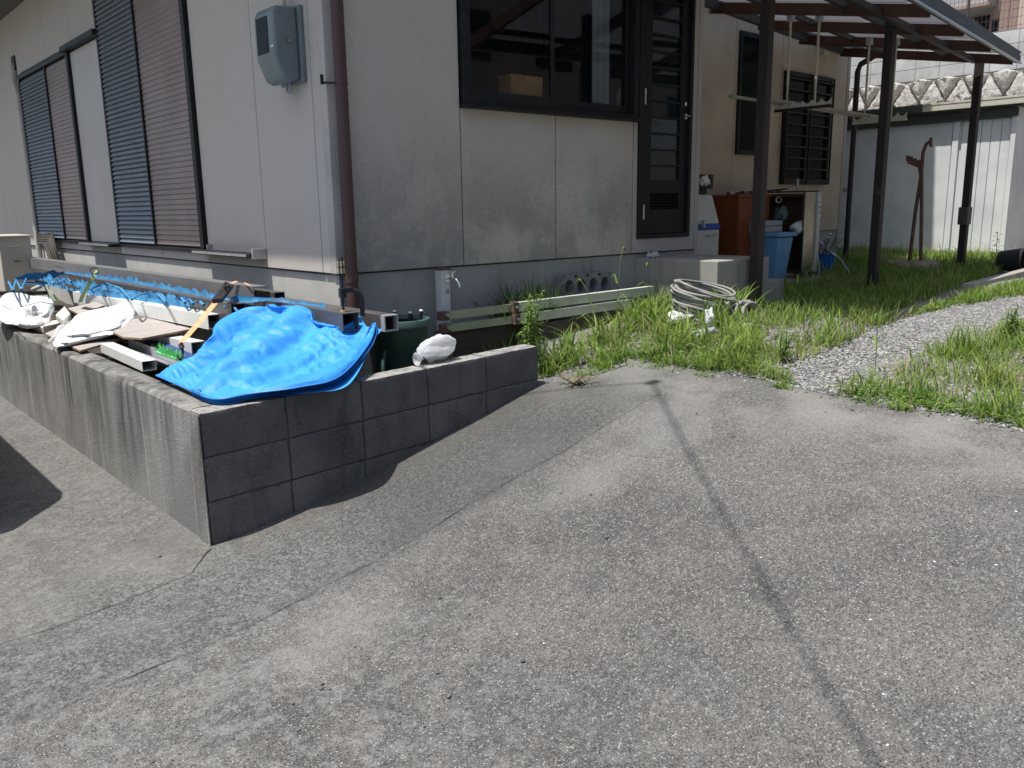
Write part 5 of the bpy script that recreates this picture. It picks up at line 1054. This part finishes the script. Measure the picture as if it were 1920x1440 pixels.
while yy_ < y2: piece('cladding_board', cl, nb, (NX+.02, yy_+.11, 3.2)); yy_ += .22
MB().box(NX+.04, NX+1.3, ya, y2, 2.6, zt).build('wing', 'bg_wall', nb); MB().box(NX-.1, NX+1.2, ya-3.5, ya-.02, 2.6, zt).build('wing', 'bg_cream', nb)
yb0, yb1 = pz(1868, 22, NX)[1], yb_+3; zb = pz(1830, 12, NX-.4)[2]
MB().box(NX-.55, NX+1.19, yb0+.02, yb1, zb, zb+1.3).build('balcony', 'bg_balcony', nb, bev=.02); MB().box(NX-.75, NX-.56, yb0-.1, yb1, zb-.08, zb-.005).build('balcony_edge', 'bg_wall', nb)
MB().box(NX+.9, NX+1.18, pz(1846, 40)[1], yb1, 2.6, zb-.1).build('recess', 'bg_dark', nb)
for (xa, xb, ya_, yb__) in ((1849, 1853, 37, 48), (1860, 1871, 37, 62)):
    a, b_ = pz(xb, yb__), pz(xa, ya_); wv = MB().box(NX-.005, NX+.03, a[1], b_[1], a[2], b_[2]).build('window', 'bg_dark', nb); MB().box(NX-.012, NX-.006, a[1]+.04, b_[1]-.04, a[2]+.05, b_[2]-.05).build('pane', 'black_glass', wv)
MB().box(NX+.60, NX+.89, pz(1808, 40)[1], pz(1800, 40)[1], 3.2, zb-.09).build('door_frame', 'bg_cream', nb)

# ------------------------------------------------------------------ out of the frame but throwing its shadow in: parked van, overhead cable
vz = -.62; vx0, vx1 = -2.26, -.80; vy = .97
van = thing('parked_van', 'white box van parked beside the planter, only its shadow reaches the picture', 'van', ((vx0+vx1)/2, vy+1.6, vz))
pv = [(vy+.02, vz+.30), (vy, vz+.75), (vy+.10, vz+.98), (vy+.34, vz+1.55), (vy+.46, vz+1.66), (vy+3.1, vz+1.70), (vy+3.3, vz+1.55), (vy+3.36, vz+.35)]
vb_ = MB().extr([(vx0, y, z) for y, z in pv], (vx1-vx0, 0, 0)).build('body', 'van_white', van, bev=.09, seg=4, smooth=40)
for y in (vy+.55, vy+2.75):
    for x in (vx0+.02, vx1-.16):
        wv = MB().lathe([(.0, 0), (.26, 0), (.28, .02), (.28, .12), (.26, .14), (0, .14)], (x, y, vz+.28), 24, 'x').build('wheel', 'tyre', van, smooth=40); MB().lathe([(.0, -.004), (.17, -.004), (.18, .0), (.18, .144), (0, .148)], (x, y, vz+.28), 20, 'x').build('rim', 'alu', wv, smooth=40)
MB().box(vx1-.006, vx1+.004, vy+.6, vy+1.5, vz+1.0, vz+1.5).box(vx1-.006, vx1+.004, vy+1.6, vy+3.1, vz+1.0, vz+1.5).build('side_window', 'black_glass', van)
HC = 5.2
def up(q, h=HC): P = PG(*q); return P+np.array([SX, SY, 1])*h
c0, c1 = up((1226, 716)), up((1640, 1440)); dv = (c1-c0)/np.linalg.norm(c1-c0)
cb = thing('overhead_cable', 'black overhead cable with a splice closure, seen only as a shadow across the driveway', 'cable', c0)
raw = np.array([up(q) for q in ((1226, 718), (1262, 795), (1300, 872), (1360, 965), (1420, 1062), (1475, 1160), (1530, 1260), (1640, 1440))]); tq = np.concatenate([[0], np.cumsum(np.linalg.norm(np.diff(raw, axis=0), axis=1))])
fit = [np.polyfit(tq, raw[:, k], 1 if k == 2 else 2) for k in range(3)]; cps = [np.array([np.polyval(f_, t_) for f_ in fit]) for t_ in np.linspace(0, tq[-1]*1.0, 12)]; c0 = cps[0]; cps.append(cps[-1]+(cps[-1]-cps[-2])/np.linalg.norm(cps[-1]-cps[-2])*14)
MB().tube(cps, .0085, 8).build('cable_run', 'cable_black', cb, smooth=60)
MB().lathe([(0, -.08), (.03, -.07), (.04, -.03), (.04, .04), (.03, .07), (0, .08)], c0, 14, 'z').build('splice_closure', 'cable_black', cb, smooth=60)
c2_ = up((1000, 737)); MB().tube([c0, c2_, c2_+(c2_-c0)*1.3], .007, 8).build('cable_run', 'cable_black', cb, smooth=60)
# unseen house added across the yard to darken the kitchen window's reflections
op = thing('added_facing_house', 'unseen dark brown house added across the yard to darken the kitchen window reflections', 'house', (12, -17, 0))
MB().box(-2, 34, -24, -15, -.3, 9.5).build('wall', 'bg_wall', op); MB().add([(-3, -25, 9.5), (35, -25, 9.5), (35, -14.2, 9.5), (-3, -14.2, 9.5), (-3, -19.5, 12.5), (35, -19.5, 12.5)], [(0, 1, 5, 4), (3, 4, 5, 2), (0, 4, 3), (1, 2, 5), (0, 3, 2, 1)]).build('roof', 'roof_metal', op)
for xw in np.arange(0, 33, 3.6):
    for zw in (1.2, 5.2): MB().box(xw, xw+1.7, -15.01, -14.96, zw, zw+1.4).build('window', 'black_glass', op)

# ------------------------------------------------------------------ vegetation, gravel
def inside(poly, x, y):
    c = np.zeros(len(x), bool); n = len(poly)
    for i in range(n):
        x1, y1 = poly[i]; x2, y2 = poly[(i+1) % n]
        t = ((y1 > y) != (y2 > y)) & (x < (x2-x1)*(y-y1)/((y2-y1)+1e-12)+x1); c ^= t
    return c
def region(pix): return [tuple(PG(*q)[:2]) for q in pix]
def scatter(poly, n, clump=0.0, csize=.08):
    P = np.array(poly); lo, hi = P.min(0), P.max(0); out = np.zeros((0, 2))
    while len(out) < n:
        k = n*3
        if clump:
            m = max(4, int(n*(1-clump)/6)); c = lo+rng.random((m, 2))*(hi-lo); q = c[rng.integers(0, m, k)]+rng.normal(0, csize, (k, 2))
        else: q = lo+rng.random((k, 2))*(hi-lo)
        out = np.concatenate([out, q[inside(poly, q[:, 0], q[:, 1])]])
    return out[:n]
def blades(P, h0, h1, w, bend, segs=4, sink=.01):
    n = len(P); h = h0+(h1-h0)*rng.random(n)**1.3; az = rng.random(n)*2*np.pi; az2 = az+rng.normal(0, .5, n); b = bend*(.3+1.1*rng.random(n)); base = np.stack([P[:, 0], P[:, 1], zg(P[:, 0], P[:, 1])-sink], -1)
    ww = w*(.6+.8*rng.random(n)); V = np.zeros((n, 2*segs+1, 3)); dirx = np.cos(az2); diry = np.sin(az2); sx = -np.sin(az+rng.normal(0, .6, n)); sy = np.cos(az)
    for s in range(segs+1):
        t = s/segs; r = b*h*t**1.8*.9; z = h*(t-.35*b*t**2.6); c = base+np.stack([dirx*r, diry*r, z], -1)
        wd = ww*(1-t**2.2)*(.75+.5*min(t*3, 1))
        if s < segs: V[:, 2*s] = c-np.stack([sx*wd, sy*wd, 0*wd], -1)/2; V[:, 2*s+1] = c+np.stack([sx*wd, sy*wd, 0*wd], -1)/2
        else: V[:, 2*s] = c
    off = (np.arange(n)*(2*segs+1))[:, None]; q = np.array([[2*s, 2*s+1, 2*s+3, 2*s+2] for s in range(segs-1)])
    F4 = (off[:, :, None]+q[None]).reshape(-1, 4); F3 = off+np.array([[2*segs-2, 2*segs-1, 2*segs]]); return V.reshape(-1, 3), F4, F3
def join(L):
    V = []; F4 = []; F3 = []; o = 0
    for v, a, b in L: V.append(v); F4.append(a+o); F3.append(b+o); o += len(v)
    return np.concatenate(V), np.concatenate(F4), np.concatenate(F3)
tall = region(((1015, 700), (1100, 688), (1190, 676), (1290, 692), (1385, 702), (1420, 690), (1425, 610), (1380, 585), (1240, 575), (1150, 610), (1060, 655)))
edge = region(((1005, 712), (1190, 678), (1300, 695), (1435, 712), (1500, 725), (1430, 690), (1190, 668), (1015, 690)))
mid = region(((1400, 590), (1440, 575), (1560, 585), (1690, 600), (1760, 565), (1700, 600), (1560, 660), (1480, 690), (1420, 690)))
midnear = region(((1300, 660), (1420, 640), (1480, 670), (1430, 705), (1330, 698)))
shade = [(4.9, .28), (5.0, -.62), (9.6, .05), (11.9, .6), (11.9, 4), (9.3, 4.0), (9.2, 1.9), (7.3, 1.9), (7.25, 1.0), (5.1, .95)]
strip = region(((1690, 598), (1760, 575), (1850, 545), (1940, 528), (1940, 552), (1800, 575)))
mead = region(((1545, 738), (1640, 700), (1760, 650), (1940, 605), (1940, 815), (1760, 775), (1640, 752)))
meadedge = region(((1560, 742), (1640, 748), (1760, 772), (1940, 812), (1940, 780), (1760, 745), (1620, 722)))
wallgrass = region(((900, 640), (1010, 660), (1060, 640), (1000, 560), (930, 580)))
fringe = region(((1020, 722), (1190, 690), (1300, 706), (1430, 722), (1560, 750), (1760, 784), (1940, 826), (1940, 806), (1760, 766), (1560, 738), (1300, 690), (1190, 674), (1010, 702)))
L = [blades(scatter(fringe, 420, .9, .035), .02, .09, .006, 1.0, 4), blades(scatter(tall, 1700, .75, .055), .07, .33, .011, .75, 5), blades(scatter(tall, 1400, .4, .08), .04, .15, .008, .8, 4), blades(scatter(edge, 900, .7, .05), .04, .14, .007, .9, 4),
     blades(scatter(mid, 1700, .6, .08), .05, .20, .007, .6, 4), blades(scatter(midnear, 800, .3, .05), .03, .10, .006, .8, 4), blades(scatter(mead, 1700, .85, .07), .04, .16, .006, .6, 4), blades(scatter(mead, 260, .8, .05), .12, .26, .006, .6, 5), blades(scatter(meadedge, 700, .8, .06), .02, .07, .009, 1.1, 3),
     blades(scatter(strip, 1700, .5, .07), .04, .14, .008, .7, 4), blades(scatter([(3.3, -.1), (4.3, -.1), (4.3, .2), (3.3, .7)], 130, .6, .05), .18, .38, .012, .7, 5)]
v, a, b = join(L); stuff(fast_mesh('grass', v, a, b, 'leaf_grass'), 'bright green uncut grass and weeds growing through the gravel', 'grass')
L = [blades(scatter(shade, 17000, .35, .12), .05, .17, .010, .7, 3), blades(scatter(shade, 1500, .6, .1), .15, .28, .009, .6, 4)]
v, a, b = join(L); stuff(fast_mesh('shaded_grass', v, a, b, 'leaf_grass'), 'dense dark green grass in the shade of the canopy', 'grass')
L = [blades(scatter([(2.5, .82), (3.05, .86), (3.05, 1.05), (2.5, 1.05)], 480, .5, .06), .25, .62, .012, .55, 5), blades(scatter([(2.05, .15), (2.6, .15), (2.7, .8), (2.05, .8)], 260, .5, .05), .08, .26, .011, .6, 4), blades(scatter([(1.6, .16), (1.98, .16), (1.98, .3), (1.6, .3)], 60), .28, .40, .010, .5, 4), blades(scatter([(3.9, .35), (4.08, .35), (4.08, .75), (3.9, .75)], 80), .15, .42, .011, .5, 4)]
for i in (0, 1, 2, 3): pass
v, a, b = join(L); v[:, 2] -= .05; stuff(fast_mesh('wall_grass', v, a, b, 'leaf_dark'), 'tall dark grass growing against the house foundation', 'grass')  # shade beside the wall put into a darker leaf colour
L = [blades(scatter(tall, 520), .05, .3, .004, 1.0, 4), blades(scatter(mid, 700), .03, .15, .004, 1.0, 3), blades(scatter(mead, 900, .5, .1), .03, .12, .004, 1.0, 3), blades(scatter(midnear, 320), .02, .10, .004, 1.3, 3), blades(scatter([(2.7, .88), (3.3, .88), (3.3, 1.05), (2.7, 1.05)], 90), .1, .35, .004, 1.2, 4), blades(scatter(shade, 900), .05, .16, .005, 1.0, 3), blades(scatter(edge, 260), .02, .08, .004, 1.3, 3)]
v, a, b = join(L); stuff(fast_mesh('dry_grass', v, a, b, 'straw'), 'dry straw coloured stalks mixed into the grass', 'dry grass')
# flat leafy ground cover
def leaves(P, l0, l1, lift):
    n = len(P); az = rng.random(n)*2*np.pi; l = l0+(l1-l0)*rng.random(n); w = l*(.25+.2*rng.random(n)); z = zg(P[:, 0], P[:, 1])+lift*rng.random(n); tl = rng.normal(.2, .35, n)
    d = np.stack([np.cos(az), np.sin(az), tl], -1); s = np.stack([-np.sin(az), np.cos(az), rng.normal(0, .3, n)], -1); o = np.stack([P[:, 0], P[:, 1], z], -1)
    V = np.stack([o, o+d*(l*.5)[:, None]-s*(w*.5)[:, None], o+d*l[:, None]+[0, 0, -.004], o+d*(l*.5)[:, None]+s*(w*.5)[:, None]], 1).reshape(-1, 3); F = np.arange(n*4).reshape(-1, 4); return V, F
VV = []; FF = []; o_ = 0
for P, l0, l1, lf in ((scatter(fringe, 500, .9, .04), .01, .03, .02), (scatter(edge, 1300, .8, .05), .012, .035, .05), (scatter(meadedge, 1300, .85, .07), .012, .04, .035), (scatter(mead, 2200, .8, .06), .012, .03, .05), (scatter(midnear, 900, .5, .06), .01, .025, .03), (scatter(tall, 2600, .4, .06), .015, .04, .10), (scatter(strip, 800, .6, .06), .02, .04, .04)):
    V, F = leaves(P, l0, l1, lf); VV.append(V); FF.append(F+o_); o_ += len(V)
stuff(fast_mesh('ground_cover', np.concatenate(VV), np.concatenate(FF), None, 'leaf_weed'), 'small leafy weeds creeping along the driveway edge', 'weeds')
# single plants
def plant(label, base, h, nl, ll, m='leaf_weed', spread=.06, stems=1, tilt=0.1, wid=.22, cat='weed'):
    base = np.array(base, float); o = thing('weed_plant', label, cat, base); sm = MB(); lf = MB()
    for s in range(stems):
        top = base+[rn(-tilt, tilt)*h, rn(-tilt, tilt)*h, h*rn(.8, 1)]; b0 = base+[rn(-.02, .02)*(stems > 1), rn(-.02, .02)*(stems > 1), 0]; mid_ = (b0+top)/2+[rn(-.02, .02), rn(-.02, .02), 0]; sm.tube([b0, mid_, top], [.005, .004, .002], 6)
        for k in range(nl):
            t = (k+1.5)/(nl+1); c_ = b0*(1-t)**2+2*mid_*t*(1-t)+top*t*t; az = k*2.4+rn(-.4, .4); l = ll*(1.15-.6*t)*rn(.75, 1.15); d = np.array([math.cos(az), math.sin(az), rn(.15, .75)]); d /= np.linalg.norm(d); sd_ = np.array([-math.sin(az), math.cos(az), rn(-.3, .3)])*l*wid/2
            a_ = c_+d*l*.45+[0, 0, .01]; e_ = c_+d*l+[0, 0, -l*.25]; lf.add([c_, a_-sd_, a_+[0, 0, -.003], a_+sd_, e_], [(0, 1, 2), (0, 2, 3), (1, 4, 2), (2, 4, 3)])
    sm.build('stem', 'stem_green', o); lf.build('leaves', m, o, fix=False); return o
plant('leafy weed with pointed leaves growing over the end of the block wall', (2.22, .36, -.16), .46, 34, .11, stems=4, tilt=.18)
plant('bushy leafy weed against the lower telescopic bar', (2.42, .55, -.12), .42, 30, .10, stems=3, tilt=.16)
plant('small dark leafy weed at the block wall end', (2.16, .18, -.17), .24, 16, .08, m='leaf_dark', stems=3, tilt=.25)
plant('single tall weed with narrow leaves in front of the shed', (8.9, .05, .03), .46, 26, .13, m='leaf_dark', stems=1, tilt=.05, wid=.16)
plant('low leafy weed on the gravel at the near corner of the path', PG(1462, 678), .20, 16, .07, stems=4, tilt=.5)
plant('slim flowering weed by the lower concrete step', (5.0, .12, .0), .34, 9, .05, stems=3, tilt=.2)
plant('leafy weed clump at the right edge of the yard', PG(1890, 640), .22, 18, .08, stems=5, tilt=.4)
plant('uprooted withered weed lying on the driveway at the wall end', PG(1080, 722), .06, 12, .06, m='straw', stems=5, tilt=2.0)
# foxtail grass heads
for lab, q, h in (('drooping foxtail grass stalk left of the cable coil', (3.35, .32), .50), ('arching foxtail grass stalk over the telescopic bars', (3.1, .42), .62), ('foxtail stalk leaning over the right side gravel', (3.05, -1.45), .34), ('foxtail stalk in front of the lower step', (4.7, -.02), .36), ('thin foxtail stalk at the far side of the weeds', (2.75, .3), .45)):
    b_ = np.array([q[0], q[1], float(zg(*q))]); az = rn(0, 6.28); o = thing('foxtail_grass', lab, 'grass stalk', b_); d = np.array([math.cos(az), math.sin(az), 0]); pts = [b_, b_+[0, 0, h*.5]+d*.02, b_+[0, 0, h*.85]+d*.07, b_+[0, 0, h*.97]+d*.12]
    MB().tube(pts, .002, 5).build('stem', 'stem_green', o); hd = [pts[-1]+d*.012*k+[0, 0, .012*k-.004*k*k] for k in range(5)]; MB().tube(hd, [.003, .007, .008, .006, .002], 8).build('seed_head', 'leaf_weed', o, smooth=60)
    lf = MB()
    for k in range(3):
        a_ = rn(0, 6.28); p = b_+[0, 0, h*(.2+.2*k)]; dd = np.array([math.cos(a_), math.sin(a_), 0]); s_ = np.array([-math.sin(a_), math.cos(a_), 0])*.006; lf.add([p-s_, p+s_, p+dd*.08+[0, 0, .06]+s_, p+dd*.08+[0, 0, .06]-s_, p+dd*.18+[0, 0, .02]], [(0, 1, 2, 3), (3, 2, 4)])
    lf.build('leaf', 'leaf_grass', o, fix=False)
# fallen dry stalk
tag(MB().tube([PG(1398, 655)+[0, 0, .01], PG(1412, 668)+[0, 0, .02], PG(1422, 682)+[0, 0, .006]], .004, 6).build('dry_stalk', 'straw', org=PG(1410, 668)), 'pale dry stalk lying on the gravel at the grass edge', 'stalk')
# gravel
path = region(((1428, 712), (1560, 742), (1640, 716), (1800, 650), (1945, 605), (1945, 545), (1800, 572), (1690, 600), (1600, 640), (1480, 692)))
def stones(P, s0, s1, sink=.3):
    n = len(P); s = s0+(s1-s0)*rng.random(n)**2; base = np.array([(x, y, z) for x in (-1, 1) for y in (-1, 1) for z in (-1, 1)], float)
    V = base[None]*(.6+.55*rng.random((n, 8, 1)))*np.array([1, .85, .6])*(.75+.5*rng.random((n, 1, 3)))
    a = rng.random(n)*6.28; c, sn = np.cos(a)[:, None], np.sin(a)[:, None]; tl = rng.normal(0, .35, n)[:, None]
    x = V[..., 0]*c-V[..., 1]*sn; y = V[..., 0]*sn+V[..., 1]*c; z = V[..., 2]+x*tl*.5
    V = np.stack([x, y, z], -1)*s[:, None, None]/2; V[..., 0] += P[:, 0:1]; V[..., 1] += P[:, 1:2]; V[..., 2] += (zg(P[:, 0], P[:, 1])+s*(.3-sink))[:, None]
    q = np.array([(0, 1, 3, 2), (4, 6, 7, 5), (0, 4, 5, 1), (2, 3, 7, 6), (0, 2, 6, 4), (1, 5, 7, 3)]); F = ((np.arange(n)*8)[:, None, None]+q[None]).reshape(-1, 4); return V.reshape(-1, 3), F
VV = []; FF = []; o_ = 0
for P, s0, s1 in ((scatter(path, 24000), .005, .018), (scatter(mead, 9000), .006, .024), (scatter(mid, 6500), .006, .024), (scatter(midnear, 2600), .006, .02), (scatter(strip, 1800), .006, .022), (scatter(edge, 700), .006, .02), (scatter(fringe, 350), .004, .016), (scatter(tall, 900), .008, .03), (scatter([(2.66, -2.6), (2.8, -2.6), (2.8, -.2), (2.66, -.2)], 1500), .006, .02)):
    V, F = stones(P, s0, s1, .22); VV.append(V); FF.append(F+o_); o_ += len(V)
stuff(fast_mesh('gravel', np.concatenate(VV), np.concatenate(FF), None, 'gravel_stone'), 'loose pale grey crushed stone on the yard path', 'gravel')
# loose pebbles on the driveway
pm = []
for s in range(5):
    P = [[(math.cos(t)*math.cos(f)*(1+.3*nz(s*9+t, f)), math.sin(t)*math.cos(f)*.8*(1+.3*nz(s*5, t, f)), math.sin(f)*.55) for t in np.linspace(0, 6.2832, 9)] for f in np.linspace(-1.57, 1.57, 6)]
    pm.append(MB().grid(P).mesh('pebble', 'pebble_dark', smooth=50)); 
pw = MB().grid([[(math.cos(t)*math.cos(f), .7*math.sin(t)*math.cos(f), .5*math.sin(f)) for t in np.linspace(0, 6.2832, 9)] for f in np.linspace(-1.57, 1.57, 6)]).mesh('pebble', 'pebble_white', smooth=50)
darkpx = [(252, 1014), (300, 1044), (372, 1074), (485, 1088), (302, 1150), (295, 1285), (605, 1283), (618, 1293), (602, 1292), (550, 1320), (575, 1342), (560, 1370), (665, 1213), (768, 1395), (796, 1363), (820, 1262), (825, 1122), (880, 1152), (922, 1105), (748, 1356), (500, 1165), (285, 1430), (1120, 797), (1385, 841), (1372, 820), (1124, 1012), (1138, 1009), (1306, 777), (1548, 774), (1598, 770), (1448, 733), (1470, 745), (1610, 1090), (980, 1240), (842, 1307), (435, 1385), (690, 1235), (1108, 928), (1052, 925), (1472, 1166)]
for i, q in enumerate(darkpx):
    P = PG(*q); s = rn(.0045, .010); o = bpy.data.objects.new('pebble', pm[i % 5]); COL.objects.link(o); o.location = Vector(P+[0, 0, s*.35]); o.rotation_euler = (rn(-.2, .2), rn(-.2, .2), rn(0, 6)); o.scale = (s, s, s); tag(o, 'small dark loose pebble lying on the driveway', 'pebble', 'dark pebbles on the driveway')
for i, q in enumerate(((1426, 1046), (1413, 1083), (1656, 1302), (1660, 1265), (1752, 1054), (1868, 1060), (1632, 1163), (970, 1190), (1020, 1207), (1905, 960), (1664, 1398), (1390, 1100))):
    P = PG(*q); s = rn(.003, .0055); o = bpy.data.objects.new('pebble', pw); COL.objects.link(o); o.location = Vector(P+[0, 0, s*.3]); o.rotation_euler = (0, 0, rn(0, 6)); o.scale = (s, s, s); tag(o, 'tiny white loose pebble lying on the driveway', 'pebble', 'white pebbles on the driveway')
